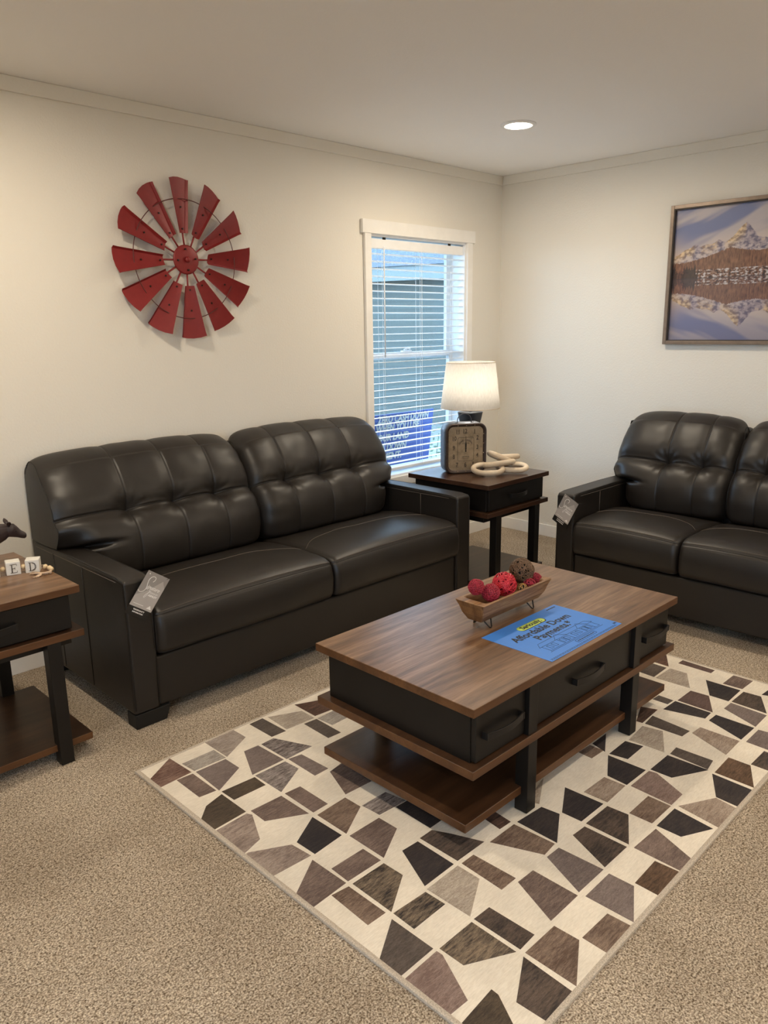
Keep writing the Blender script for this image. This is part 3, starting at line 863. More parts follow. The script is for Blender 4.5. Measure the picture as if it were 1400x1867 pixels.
def make_sofa(label, loc, rz, width, n_tuft, seat_split=2, group=None):
    aw = .106; hw_ = width/2; D = .842
    root = empty('leather_sofa', loc, rz, label, 'sofa', group)
    # base skirt and back frame
    b = MB().box(-hw_+aw, hw_-aw, -.826, -.20, .055, .262)
    b.build('base', 'leather', root, bevel=.012, bseg=3)
    b = MB(); b.tube([(-hw_+aw+.001, -.8275, .22), (-hw_+aw+.001, -.8275, .06)], .002, 5)
    b.build('base_seam', 'thread_dark', root)
    b = MB()
    pts = [(-.215, .055), (0, .055), (0, .845), (-.035, .865), (-.070, .85), (-.16, .62), (-.215, .5)]
    vs = [(-hw_+.006, y, z) for y, z in pts]+[(hw_-.006, y, z) for y, z in pts]; n_ = len(pts)
    b.add(vs, [list(range(n_)), list(range(n_, 2*n_))[::-1]]+[(i, (i+1) % n_, n_+(i+1) % n_, n_+i)[::-1] for i in range(n_)])
    b.build('back_frame', 'leather', root, bevel=.012, bseg=3, fixn=True)
    for sx in (-1, 1):
        xo = sx*hw_; xi = sx*(hw_-aw)
        x0, x1 = min(xo, xi), max(xo, xi)
        b = MB()
        # side profile of the arm with a slight taper towards the floor
        pr = [(-D+.004, .058), (-.03, .058), (-.03, .588), (-.40, .594), (-D+.05, .592), (-D, .585), (-D-.001, .3)]
        n_ = len(pr)
        vs = [(x0, y, z) for y, z in pr]+[(x1, y, z) for y, z in pr]
        b.add(vs, [list(range(n_)), list(range(n_, 2*n_))[::-1]]+[(i, (i+1) % n_, n_+(i+1) % n_, n_+i) for i in range(n_)])
        a = b.build('arm', 'leather', root, bevel=.013, bseg=4, fixn=True)
        b = MB()
        for x in (x0+.004, x1-.004):
            b.tube([(x, -.05, .5865), (x, -.40, .5915), (x, -D+.06, .5895), (x, -D+.014, .583), (x, -D+.003, .57), (x, -D+.003, .08)], .0022, 6, 0)
            s2 = 1 if x > (x0+x1)/2 else -1
            b.tube([(x+s2*.0042, -.06, .571), (x+s2*.0042, -D+.06, .574)], .0012, 5, 1)
        for yy in (-.50, -.235):
            b.tube([(xo+sx*.0005, yy, .575), (xo+sx*.0005, yy, .075)], .0018, 5, 0)
        b.tube([(xi-sx*.0005, -.58, .57), (xi-sx*.0005, -.58, .44)], .0014, 5, 1)
        b.build('arm_seam', ['thread_dark', 'thread_light'], a)
        for yy in (-D+.006, -.115):
            b = MB()
            xa_, xb_ = (xo-sx*.002, xo-sx*.15)
            q = [(min(xa_, xb_), yy), (max(xa_, xb_), yy), (max(xa_, xb_), yy+.07), (min(xa_, xb_), yy+.07)]
            tp = [(x, y, .058) for x, y in q]
            xin = xb_+sx*.022
            q2 = [(x if abs(x-xa_) < .001 else xin, y) for x, y in q]
            b.add([(x, y, 0) for x, y in q2]+tp, [(3, 2, 1, 0), (4, 5, 6, 7)]+[(i, (i+1) % 4, 4+(i+1) % 4, 4+i) for i in range(4)])
            b.build('foot', 'foot_black', root, bevel=.003)
    wi = hw_-aw
    for k in range(2):
        xa, xb = (-wi, 0) if k == 0 else (0, wi)
        seat_cushion(xa+.002, xb-.002, k*3.3+width).build('seat_cushion', ['leather', 'thread_dark', 'thread_light'], root, fixn=True)
        span = wi
        if n_tuft == 3: tf = [-wi+.215*span/.87+.0, -wi+.44*span/.87, -wi+.655*span/.87] if k == 0 else [.205, .435, .660]
        else: tf = [-wi+.225, -wi+.42] if k == 0 else [wi-.42, wi-.225]
        back_cushion(xa+.002, xb-.002, aw-.004 if k == 0 else 0, aw-.004 if k == 1 else 0, tf, k*1.7+width).build('back_cushion', ['leather', 'thread_dark'], root, fixn=True)
    return root
SX0, SX1 = -3.365, -1.386
make_sofa('long black leather sofa against the back wall under the red windmill', ((SX0+SX1)/2, -.016, 0), 0, SX1-SX0, 3)
LW = 1.375
make_sofa('black leather two-seat sofa against the right wall below the mountain picture', (-.205, -1.180-LW/2, 0), -PI/2, LW, 2)

# ================================================================ HANG TAGS
def hang_tag(label, m, parts_mirror=False):
    """local plane: x to the right, y up, z out of the card"""
    root = empty('hang_tag', m.to_translation(), 0, label, 'price tag', 'paper hang tags on the sofas')
    mm = m.copy(); mm.translation = (0, 0, 0)
    cw, chh = .094, .140
    b = MB().box(-cw/2, cw/2, -chh-.034, -.018, -.0012, -.0004); b.xf(mm)
    bk = b.build('back_card', 'tag_dark', root)
    b = MB()
    for s_, y, sz in (('WARRANTY', -chh-.012, .0085), ('INFORMATION', -chh-.021, .0066)):
        put_text(b, s_, sz, Matrix.Translation((0, y, -.0001)), align='CENTER', bold=.0002)
    b.xf(mm); b.build('lettering', 'tag_print', bk)
    b = MB().box(-cw/2, cw/2, -chh, 0, 0, .0008); b.xf(mm)
    fc = b.build('front_card', 'tag_grey', root)
    b = MB()
    pl_ = [(-cw/2, -chh), (cw/2, -chh), (cw/2, -.042), (cw*.30, -.018), (cw*.05, -.050), (-cw*.2, -.078), (-cw/2, -.100)]
    b.prism(pl_, .0008, .0010); b.xf(mm); b.build('light_panel', 'tag_light', fc)
    b = MB()
    # handwritten flourish: big S then a slanted word
    S_ = []
    for k in range(40):
        t_ = k/39
        S_.append((-.006+.010*math.cos(2.6-5.2*t_ if t_ < .5 else 0)-(t_-.5)*.02*(t_ > .5), -.022-.052*t_, .0014))
    S_ = [(.004, -.034), (.009, -.026), (.008, -.017), (.000, -.013), (-.010, -.018), (-.015, -.030), (-.013, -.045), (-.008, -.060), (-.010, -.074), (-.019, -.083), (-.030, -.084), (-.034, -.078)]
    def chaikin(P_):
        for _ in range(3):
            q_ = [P_[0]]
            for (x0, y0), (x1, y1) in zip(P_, P_[1:]): q_ += [(.75*x0+.25*x1, .75*y0+.25*y1), (.25*x0+.75*x1, .25*y0+.75*y1)]
            P_ = q_+[P_[-1]]
        return P_
    b.tube([(x-.012, y, .0015) for x, y in chaikin(S_)], .0011, 5)
    g_ = [(-.016, -.052), (-.010, -.058), (-.008, -.068), (-.010, -.085), (-.016, -.100), (-.020, -.094), (-.012, -.078), (-.002, -.066)]
    b.tube([(x+.006, y, .0015) for x, y in chaikin(g_)], .0007, 5)
    put_text(b, 'ignature', .021, Matrix.Translation((-.021, -.062, .0013)), shear=.55, bold=.0001, xscale=.78)
    put_text(b, 'DESIGN BY', .0085, Matrix.Translation((.0, -.076, .0013)), xscale=.85)
    put_text(b, 'ASHLEY', .0105, Matrix.Translation((.0, -.087, .0013)), bold=.0004, shear=.2)
    b.prism([(-.038, -.1285), (.006, -.1285), (.006, -.1270), (-.038, -.1270)], .0008, .0011)
    b.prism([(cw*.22, -.132), (cw*.44, -.132), (cw*.33, -.118)], .0008, .0012)
    b.prism([(-cw*.40, -.012), (-cw*.34, -.012), (-cw*.37, -.006)], .0008, .0012)
    b.xf(mm); b.build('lettering', 'tag_print', fc)
    b = MB(); b.tube([tuple(mm @ Vector((.036, -.006, .001))), tuple(mm @ Vector((.050, .008, .001))), tuple(mm @ Vector((.058, .006, -.014)))], .0007, 5)
    b.build('string', 'tag_dark', root)
    return root
hang_tag('silver grey paper hang tag on the front of the long sofa arm', frame_m((-3.235, -.884, .592), (.086, -.006, -.060), (.020, -.012, .13)))
hang_tag('silver grey paper hang tag on the arm of the two-seat sofa', frame_m((-1.073, -1.285, .572), (.0, -.094, -.050), (-.012, -.085, .150)))

# ================================================================ TABLES
def handle_mb(xc, y, zc, w_, mb=None):
    mb = mb or MB()
    hgt = .022; n_ = 14; out = .018
    rows = []
    for k in range(n_+1):
        t_ = k/n_; x = xc-w_/2+w_*t_
        yy = y-out-.010*math.sin(PI*t_); zz = zc-.004*math.sin(PI*t_)
        rows.append([(x, yy, zz-hgt/2), (x, yy, zz+hgt/2), (x, yy+.005, zz+hgt/2), (x, yy+.005, zz-hgt/2), (x, yy, zz-hgt/2)])
    mb.grid(rows, smooth=False)
    for x, s_ in ((xc-w_/2, 1), (xc+w_/2, -1)):
        mb.box(min(x, x+s_*.005), max(x, x+s_*.005), y-out-.002, y+.001, zc-hgt/2, zc+hgt/2)
    return mb
def slab(x0, x1, y0, y1, z0, z1, name, parent, mats, bevel=.0025):
    b = MB(); b.box(x0, x1, y0, y1, z0, z1, 1); b.mi[1] = 0
    return b.build(name, mats, parent, bevel=bevel)
def make_table(name, label, cat, loc, rz, W_, D_, HT, z_mid, z_low, leg_x, drawers, mats, lmats, group=None, th=.027, posts=False, hw_=.155, lw=.046, low_in=.025):
    """front is -y; origin under the middle of the top"""
    r = empty(name, loc, rz, label, cat, group)
    hx, hy = W_/2, D_/2; ins = .030
    slab(-hx, hx, -hy, hy, HT-th, HT, 'table_top', r, mats)
    slab(-hx, hx, -hy, hy, z_mid-th, z_mid, 'middle_shelf', r, lmats)
    slab(-hx, hx, -hy+low_in, hy-low_in, z_low-th, z_low, 'lower_shelf', r, lmats)
    b = MB().box(-hx+ins, hx-ins, -hy+ins+.006, hy-ins, z_mid, HT-th)
    b.build('drawer_case', 'black_wood', r, bevel=.002)
    b = MB()
    ai = .028 if not posts else .30
    b.box(-hx+ai, hx-ai, -hy+lw+.002, hy-lw-.002, z_mid-th-.034, z_mid-th)
    b.build('apron', 'black_wood', r, bevel=.002)
    for sx in (-1, 1):
        xa = sx*(hx-leg_x); xb = sx*(hx-leg_x-lw)
        for ya, yb in ((-hy+.002, -hy+.002+lw), (hy-.002-lw, hy-.002)):
            MB().box(min(xa, xb), max(xa, xb), ya, yb, 0, z_mid-th).build('leg', 'black_wood', r, bevel=.002)
        if posts:
            for ya in (-hy+.004, hy-.004-.030):
                MB().box(min(xa, xb), max(xa, xb), ya, ya+.030, z_mid, HT-th).build('post', 'black_wood', r, bevel=.0015)
    for (x0, x1) in drawers:
        d_ = MB().box(x0, x1, -hy+ins-.012, -hy+ins+.006, z_mid+.006, HT-th-.006).build('drawer', 'black_wood', r, bevel=.002)
        handle_mb((x0+x1)/2, -hy+ins-.012, (z_mid+HT-th)/2+.002, hw_).build('handle', 'black_metal', d_, bevel=.001)
    return r
TX, TY = -3.062, -1.5513
ph = -.0053
cW, cD = 1.22, .661
cc = Vector((TX, TY-cD, 0))+Vector((cW/2*math.cos(ph)-cD/2*math.sin(ph), cW/2*math.sin(ph)+cD/2*math.cos(ph), 0))
lx = .267; hx = cW/2
make_table('coffee_table', 'long brown wood coffee table with black drawers standing on the rug', 'coffee table', (cc.x, cc.y, .0106), ph, cW, cD, .4514, .263, .0855, lx,
           [(-hx+.033, -hx+lx-.003), (-hx+lx+.049, hx-lx-.049), (hx-lx+.003, hx-.033)], ['table_top_wood', 'table_edge_wood'], ['shelf_wood', 'table_edge_wood'], posts=True, hw_=.176)
ET = 'matching end tables with one drawer'
et = make_table('end_table', 'brown wood end table with letter blocks, left of the long sofa', 'end table', (-3.825, -.5975, 0), 0, .58, .585, .630, .474, .072, .082,
           [(-.257, .257)], ['table_top_wood', 'table_edge_wood'], ['shelf_wood', 'table_edge_wood'], ET, th=.026)
et2 = make_table('end_table', 'dark brown end table between the two sofas holding lamp and clock', 'end table', (-1.027, -.632, 0), 0, .58, .585, .630, .474, .072, .082,
           [(-.257, .257)], ['dark_top_wood', 'dark_edge_wood'], ['shelf_wood', 'dark_edge_wood'], ET, th=.026)

# ================================================================ WINDMILL
wc = Vector((-2.516, -.045, 1.784))
wm = empty('windmill_wall_decor', wc, 0, 'red metal windmill wheel hung on the wall above the long sofa', 'wall decor')
def wp(r, a, yo=0): return Vector((r*math.cos(a), yo, r*math.sin(a)))
for k in range(12):
    a = PI/2+math.radians(2)+k*PI/6
    rad = Vector((math.cos(a), 0, math.sin(a))); cwd = Vector((math.sin(a), 0, -math.cos(a)))   # clockwise direction seen from the room
    out = Vector((0, -1, 0))
    tw = math.radians(20)
    wv_ = cwd*math.cos(tw)-out*math.sin(tw)          # clockwise edge lies nearer the wall
    nn = out*math.cos(tw)+cwd*math.sin(tw)
    r0, r1 = .118, .362
    w0, w1_ = .052, .128
    fl = .012
    b = MB(); rows = []
    for i in range(9):
        t_ = i/8; r_ = r0+(r1-r0)*t_; wd = w0+(w1_-w0)*t_
        line = []
        for q in (-.5, -.25, 0, .25, .5-fl/wd, .5):
            rr_ = r_ if i < 8 else r_-.010*abs(2*q)**2
            p = rad*rr_+wv_*(wd*q)+nn*(-.004*(1-(2*q)**2))
            if q == .5: p = rad*rr_+wv_*(wd*(.5-fl/wd))+nn*(fl*.8)+wv_*(fl*.45)
            line.append(p)
        rows.append(line)
    th_ = .0012
    b.grid([[tuple(p+nn*th_) for p in l[:5]] for l in rows]); b.grid([[tuple(p+nn*th_) for p in l[4:]] for l in rows])
    b.grid([[tuple(p-nn*th_) for p in l][::-1] for l in rows], smooth=False)
    edge = rows[0]+[l[-1] for l in rows[1:]]+rows[-1][::-1][1:]+[l[0] for l in rows[::-1]][1:-1]
    b.grid([[tuple(p+nn*th_) for p in edge]+[tuple(edge[0]+nn*th_)], [tuple(p-nn*th_) for p in edge]+[tuple(edge[0]-nn*th_)]], smooth=False)
    bo = b.build('blade', 'red_paint', wm)
    for rr_ in (.137, .232):
        p = rad*rr_+wv_*(-.004 if rr_ < .2 else -.002)
        MB().tube([tuple(p-nn*.001), tuple(p+nn*.0022)], .0042, 8).build('screw', 'screw_dark', bo)
    b = MB().tube([tuple(wp(.060, a, .004)), tuple(wp(.150, a, .012))], .0042, 8)
    b.build('spoke', 'red_paint', wm)
b = MB().tube([tuple(wp(.268, 2*PI*k/96, -.002)) for k in range(96)], .0021, 6, closed=True)
b.build('wire_ring', 'red_wire', wm)
b = MB().lathe([(.0001, -.008), (.060, -.008), (.0665, -.004), (.067, 0), (.060, .003), (.0001, .003)], seg=40)
b.xf(Matrix.Rotation(PI/2, 4, 'X').inverted()); b.xf(Matrix.Scale(-1, 4, (0, 1, 0)))
hub = b.build('hub', 'red_paint', wm, fixn=True)
for a in (PI/2, 0, PI, -PI/2):
    p = wp(.047, a+.1, -.008); MB().tube([(p.x, -.004, p.z), (p.x, -.0105, p.z)], .0042, 8).build('screw', 'screw_dark', hub)
b = MB(); b.sphere((0, -.014, 0), .014, sc=(1, .7, 1)); b.build('cap', 'red_paint', hub)
MB().tube([(0, .003, 0), (0, .045, 0)], .012, 10).build('standoff', 'screw_dark', wm)

# ================================================================ PICTURE
PY0, PY1, PZ0, PZ1 = -1.225, -2.42, 1.338, 2.116
pc = empty('framed_picture', (0, (PY0+PY1)/2, PZ0), 0, 'framed print of a snowy mountain reflected in a lake on the right wall', 'picture')
PWD = PY0-PY1; PHT = PZ1-PZ0; fw = .021
b = MB()
hy_ = PWD/2
b.box(-.034, -.004, hy_-fw, hy_, 0, PHT).box(-.034, -.004, -hy_, -hy_+fw, 0, PHT).box(-.034, -.004, -hy_+fw, hy_-fw, 0, fw).box(-.034, -.004, -hy_+fw, hy_-fw, PHT-fw, PHT)
b.build('frame', 'frame_bronze', pc, bevel=.002)
b = MB(); g = .005
b.box(-.030, -.006, hy_-fw-g, hy_-fw, fw, PHT-fw).box(-.030, -.006, -hy_+fw, -hy_+fw+g, fw, PHT-fw).box(-.030, -.006, -hy_+fw+g, hy_-fw-g, fw, fw+g).box(-.030, -.006, -hy_+fw+g, hy_-fw-g, PHT-fw-g, PHT-fw)
b.build('inner_rim', 'frame_inner', pc)
# the printed photograph: coordinates in metres, a = distance from the left inner edge, h = height above the lower inner edge
iw, ih = PWD-2*fw, PHT-2*fw
def fbm(x, y=0, o_=5, s_=0):
    v = 0; amp = 1
    for k in range(o_): v += amp*mnoise.noise(Vector((x, y, s_+k*3.1))); x *= 2; y *= 2; amp *= .55
    return v
def poly(tab, a):
    if a <= tab[0][0]: return tab[0][1]
    for (x0, y0), (x1, y1) in zip(tab, tab[1:]):
        if a <= x1: return y0+(y1-y0)*(a-x0)/(x1-x0)
    return tab[-1][1]
SH = .352   # waterline
RIDGE = [(0, .465), (.06, .50), (.13, .535), (.16, .522), (.20, .53), (.26, .548), (.30, .535), (.335, .56), (.375, .605), (.408, .632), (.435, .600), (.47, .555), (.50, .545), (.53, .54), (.60, .58), (.68, .55), (.78, .575), (.9, .52), (1.2, .48)]
FOREST = [(0, .432), (.10, .44), (.20, .462), (.33, .505), (.40, .488), (.48, .478), (.56, .486), (.7, .47), (.9, .45), (1.2, .43)]
def mixc(a, b_, t_):
    t_ = min(1, max(0, t_)); return tuple(a[i]*(1-t_)+b_[i]*t_ for i in range(3))
def scene_col(a, h, refl=False):
    # h measured upward from the waterline
    rid = poly(RIDGE, a)-SH+.007*fbm(a*24, 0, 6, 5); fo = poly(FOREST, a)-SH+.005*fbm(a*60, 0, 3, 9)+.004*abs(math.sin(a*310))
    if h > rid:
        t_ = (h-rid)/(.40-.12)
        base = mixc((.56, .46, .42), (.15, .185, .36), smooth(0, .75, (h-.14)/.24+ .45*fbm(a*1.6+1, h*3-a*1.4, 3, 2)*.8))
        cl = smooth(.05, .45, fbm(a*1.8-h*2.2+3, h*5+a*-1.5, 4, 1)+.1)
        base = mixc(base, (.62, .54, .50), cl*.65)
        return base
    if h > fo:
        # rock and snow, sunlit faces to the left of the peaks
        n_ = fbm(a*34+h*20, h*46-a*18, 5, 3)
        sl = poly(RIDGE, a+.012)-poly(RIDGE, a-.012)
        lit = smooth(-.006, .016, sl+.012*fbm(a*46, h*40, 4, 8))
        snow = smooth(-.45, .50, n_+.05)
        rock = mixc((.13, .12, .19), (.42, .36, .40), snow)
        warm = mixc((.30, .20, .13), (.74, .56, .34), snow)
        c_ = mixc(rock, warm, lit*smooth(.10, .0, rid-h)*.95)
        if h < fo+.03: c_ = mixc(c_, (.62, .55, .56), .45*snow)
        return c_
    # reddish brown larch slope, pale shore, dark spruces at the left
    n_ = fbm(a*130, h*30, 4, 4)
    c_ = mixc((.085, .042, .038), (.29, .145, .09), .5+.6*n_)
    if h < .045:
        m_ = fbm(a*55, h*110, 4, 6)
        c_ = mixc(c_, (.58, .56, .60), smooth(.02, .45, m_) * smooth(.06, .16, a))
        c_ = mixc(c_, (.035, .025, .035), smooth(.15, .4, -m_))
    edge = .085+.01*fbm(h*30, 0, 3, 1)
    spr = (.078 if a < .022 else (.072 if .07 < a < .14 else .050))+.016*fbm(a*50, 0, 3, 12)-.026*abs(math.sin(a*210+2*mnoise.noise(Vector((a*30, 3, 1)))))
    if a < .155 and h < spr*(1.15 if a < .02 else 1) and (a < edge or a < .155): c_ = mixc((.018, .015, .022), (.07, .045, .04), .5+.5*fbm(a*90, h*40, 2, 3)) if (a < .03 or a > .062) else mixc(c_, (.03, .02, .03), .55)
    return c_
NX, NZ = 440, 285
b = MB(); cl_ = []
for j in range(NZ+1):
    h = ih*j/NZ
    row = []
    for i in range(NX+1):
        a = iw*i/NX
        if h >= SH: c_ = scene_col(a, h-SH)
        else:
            d_ = SH-h
            wob = .0025*fbm(a*12, h*90, 2, 7)
            c_ = scene_col(a+wob, d_*1.02, True)
            c_ = mixc(c_, (.12, .09, .13), .20)
            c_ = mixc(c_, (.13, .13, .22), smooth(.20, .36, d_)*.45)
            if d_ < .006: c_ = mixc(c_, (.04, .03, .04), .6)
        cl_.append(c_); row.append((-.0105, hy_-fw-a, fw+h))
    b.grid([row]) if False else None
    if j == 0: rows = []
    rows.append(row)
b.grid(rows)
pr_ = b.build('print', 'picture_print', pc, fixn=False)
A1 = pr_.data.color_attributes.new('Col', 'FLOAT_COLOR', 'POINT')
for i, c_ in enumerate(cl_): A1.data[i].color = (*c_, 1)
MB().box(-.0095, -.004, -hy_+fw, hy_-fw, fw, PHT-fw).build('backing', 'frame_inner', pc)

# ================================================================ LAMP
lp = empty('table_lamp', (-.89, -.455, .630), 0, 'glowing table lamp with white drum shade and dark base behind the clock', 'lamp')
b = MB()
sq = lambda h_, z: [(h_, h_, z), (-h_, h_, z), (-h_, -h_, z), (h_, -h_, z)]
rws = []
for h_, z in ((.052, 0), (.055, .004), (.055, .018), (.040, .022), (.034, .06), (.033, .12), (.036, .18), (.045, .24), (.056, .285), (.062, .320), (.064, .326), (.060, .329), (.012, .333)):
    p = rrect(2*h_, 2*h_, h_*.5, 6); rws.append([(x, y, z) for x, y in p])
b.grid(rws, closed_u=True)
o_ = len(b.v)-len(rws[0]); b.f.append([o_+k for k in range(len(rws[0]))]); b.mi.append(0); b.sm.append(False)
b.f.append([k for k in range(len(rws[0]))][::-1]); b.mi.append(0); b.sm.append(False)
b.build('base', 'lamp_base', lp, fixn=True)
b = MB().tube([(0, 0, .329), (0, 0, .40)], .009, 12)
b.tube([(0, 0, .40), (0, 0, .44)], .016, 12)
b.build('socket', 'brass', lp)
sh0, sh1 = .352, .622
b = MB().lathe([(.179, sh0), (.146, sh1), (.1445, sh1), (.1775, sh0), (.179, sh0)], seg=64)
shd = b.build('lamp_shade', 'lamp_shade', lp)
b = MB()
b.tube([(.178*math.cos(2*PI*k/64), .178*math.sin(2*PI*k/64), sh0+.001) for k in range(64)], .0022, 6, closed=True)
b.build('lower_rim', 'pale_wood', shd); b = MB()
b.tube([(.145*math.cos(2*PI*k/64), .145*math.sin(2*PI*k/64), sh1-.001) for k in range(64)], .0022, 6, closed=True)
b.build('upper_rim', 'pale_wood', shd)
b = MB()
for k in range(3):
    a = 2*PI*k/3+.3; b.tube([(.012*math.cos(a), .012*math.sin(a), .600), (.144*math.cos(a), .144*math.sin(a), .604)], .0018, 6)
b.tube([(0, -.03, .44), (0, -.05, .50), (0, -.03, .57), (0, 0, .60), (0, .03, .57), (0, .05, .50), (0, .03, .44)], .0018, 6)
b.build('harp', 'brass', lp)
b = MB().sphere((0, 0, .505), .030, 20, 12); b.tube([(0, 0, .44), (0, 0, .485)], [.013, .02], 12)
emit('bulb_glow', (1.0, .97, .90), BULB_POWER*14)
b.build('bulb', 'bulb_glow', lp)

# ================================================================ CLOCK
dv2 = Vector((.84, -.545, 0)).normalized(); nf = Vector((dv2.y, -dv2.x, 0))        # along the face, out of the face
cl = empty('mantel_clock', (-1.108, -.603, .630), math.atan2(dv2.y, dv2.x), 'square dark metal mantel clock with aged face on the dark end table', 'clock')
# local: x along the face, -y out of the face
cw_, chh = .246, .290; dp = .105
b = MB()
P1 = rrect(cw_, chh, .046, 8); P2 = rrect(cw_-.004, chh-.004, .044, 8)
rws = [[(x, 0.0, z+chh/2) for x, z in P2], [(x, .002, z+chh/2) for x, z in P1], [(x, dp-.002, z+chh/2) for x, z in P1], [(x, dp, z+chh/2) for x, z in P2]]
b.grid(rws, closed_u=True)
n_ = len(P1); b.f.append([3*n_+k for k in range(n_)]); b.mi.append(0); b.sm.append(False)
b.build('clock_case', 'clock_metal', cl, fixn=True)
b = MB(); P3 = rrect(cw_-.040, chh-.040, .030, 8)
b.grid([[(x, 0, z+chh/2) for x, z in P2], [(x, -.004, z+chh/2) for x, z in rrect(cw_-.010, chh-.010, .042, 8)], [(x, -.004, z+chh/2) for x, z in rrect(cw_-.016, chh-.016, .040, 8)], [(x, .010, z+chh/2) for x, z in P3]], closed_u=True)
b.build('bezel', 'clock_rim', cl, fixn=True)
for x, z in [(sx*.104, chh/2+k*.055) for sx in (-1, 1) for k in (-1.5, -.5, .5, 1.5)]+[(k*.05, z_) for k in (-1, 0, 1) for z_ in (.011, chh-.011)]:
    MB().sphere((x, .000, z), .0036, 8, 6).build('stud', 'brass', cl)
b = MB(); p = rrect(cw_-.038, chh-.038, .030, 8)
b.v = [(x, .009, z+chh/2) for x, z in p]; b.f = [list(range(len(p)))]; b.mi = [0]; b.sm = [False]
fc = b.build('clock_face', 'clock_face', cl)
b = MB()
fm = lambda x, z: frame_m((x, .0078, z+chh/2), (1, 0, 0), (0, 0, 1))
for t_, x, z, sz in (('12', -.006, .090, .036), ('1', .052, .088, .034), ('2', .070, .052, .034), ('3', .070, -.003, .034), ('4', .070, -.050, .034), ('5', .046, -.103, .034), ('6', -.002, -.104, .036), ('7', -.052, -.103, .034), ('8', -.072, -.055, .034), ('9', -.072, -.004, .034), ('10', -.070, .050, .034), ('11', -.048, .088, .034)):
    put_text(b, t_, sz, fm(x, z-.002), align='CENTER', xscale=.8, bold=.0006)
    b.box(x-.008, x+.008, .0074, .0079, z+chh/2-.0045, z+chh/2-.003)
q = rrect(.098, .136, .012, 5)
b.tube([(x, .0082, z+chh/2-.004) for x, z in q], .0008, 5, closed=True)
for k, ch in enumerate('GRAND CENTRAL'):
    a = PI*(.86-.72*k/12); x = .038*math.cos(a); z = .012+.032*math.sin(a)
    m_ = fm(x, z) @ Matrix.Rotation((a-PI/2)*.85, 4, 'Z')
    if ch != ' ': put_text(b, ch, .0125, m_, align='CENTER')
put_text(b, 'STATION', .0095, fm(0, .026), align='CENTER')
put_text(b, 'NEW YORK', .0085, fm(0, -.052), align='CENTER')
b.tube([(-.018, .0082, chh/2-.058), (-.008, .0082, chh/2-.062), (0, .0082, chh/2-.060), (.008, .0082, chh/2-.062), (.018, .0082, chh/2-.058)], .0006, 4)
b.build('numerals', 'clock_ink', fc)
b = MB()
b.prism([(-.0012, 0), (.0012, 0), (.0006, .072), (-.0006, .072)], 0, .0008); b.prism([(-.0035, -.020), (.0035, -.020), (.002, 0), (-.002, 0)], 0, .0008)
b.prism([(-.003, 0), (.003, 0), (.0045, .022), (0, .046), (-.0045, .022)], .0004, .0012)
b.xf(frame_m((0.0, .0065, chh/2), (1, 0, 0), (0, 0, 1)))
b.sphere((0, .006, chh/2), .0045, 10, 6)
b.build('clock_hands', 'seam_black', fc)
b = MB()
b.tube([(-.042, .040, chh)]+[(-.042*math.cos(PI*k/14), .040, chh+.012+.040*math.sin(PI*k/14)) for k in range(15)]+[(.042, .040, chh)], .0027, 8)
for x in (-.048, .048): b.tube([(x, .040, chh-.0005), (x, .040, chh+.003)], .009, 10)
b.build('carry_handle', 'clock_metal', cl)

# ================================================================ WOODEN CHAIN
chn = empty('wooden_chain', (-.960, -.731, .630), 0, 'pale wooden link chain lying beside the clock on the dark end table', 'decor')
def link(c_, L_, W2, r, yaw, pitch, roll):
    m_ = Matrix.Translation(c_) @ Matrix.Rotation(yaw, 4, 'Z') @ Matrix.Rotation(pitch, 4, 'Y') @ Matrix.Rotation(roll, 4, 'X')
    pts = []
    a_ = L_/2-W2/2
    for k in range(16): t_ = -PI/2+PI*k/15; pts.append((a_+W2/2*math.cos(t_), W2/2*math.sin(t_), 0))
    for k in range(16): t_ = PI/2+PI*k/15; pts.append((-a_+W2/2*math.cos(t_), W2/2*math.sin(t_), 0))
    b = MB().tube([tuple(m_ @ Vector(p)) for p in pts], r, 12, closed=True)
    b.build('link', 'pale_wood', chn)
YR = -PI/4
for c_, L_, ya, pi_, ro, w__ in (
    ((-.108, .000, .036), .165, YR, 0, .26, .110), ((.052, -.055, .030), .160, YR-.05, 0, .16, .105), ((-.029, -.020, .058), .160, YR+.05, -.14, -.22, .085),
    ((.042, .024, .078), .140, YR-.02, .42, -.22, .085), ((.112, .020, .076), .110, YR+.1, -.02, -.15, .075)):
    link(c_, L_, w__, .0155, ya, pi_, ro)


# ================================================================ COFFEE TABLE DECOR
TZ = .462
R_t = Matrix.Rotation(ph, 4, 'Z')
bw_ = empty('wooden_bowl', (-2.441, -1.857, TZ), 0, 'rectangular carved wood bowl on hairpin legs filled with decorative balls', 'bowl')
b = MB(); L1, W1 = .202, .062; L0, W0 = .172, .030; zb, zt_ = .027, .103
def ring(l, w_, z, r=.006):
    return [(x, y, z) for x, y in rrect(2*l, 2*w_, r, 3)]
rws = [ring(L0-.01, W0-.008, zb), ring(L0, W0, zb+.004), ring(L0+.012, W0+.016, zb+.028), ring(L0+.020, W0+.025, zb+.055), ring(L1, W1, zt_-.001), ring(L1-.001, W1-.001, zt_),
       ring(L1-.030, W1-.010, zt_, .012), ring(L1-.034, W1-.013, zt_-.004, .014), ring(L1-.050, W1-.028, zt_-.045, .014), ring(L1-.070, W1-.042, zt_-.052, .01)]
b.grid(rws, closed_u=True, mfun=lambda i, j: 0)
n_ = len(rws[0]); o_ = len(b.v)-n_
b.f.append([o_+k for k in range(n_)]); b.mi.append(0); b.sm.append(False)
b.f.append([k for k in range(n_)][::-1]); b.mi.append(0); b.sm.append(False)
bo = b.build('bowl_body', ['bowl_wood', 'bowl_end_wood'], bw_, fixn=True)
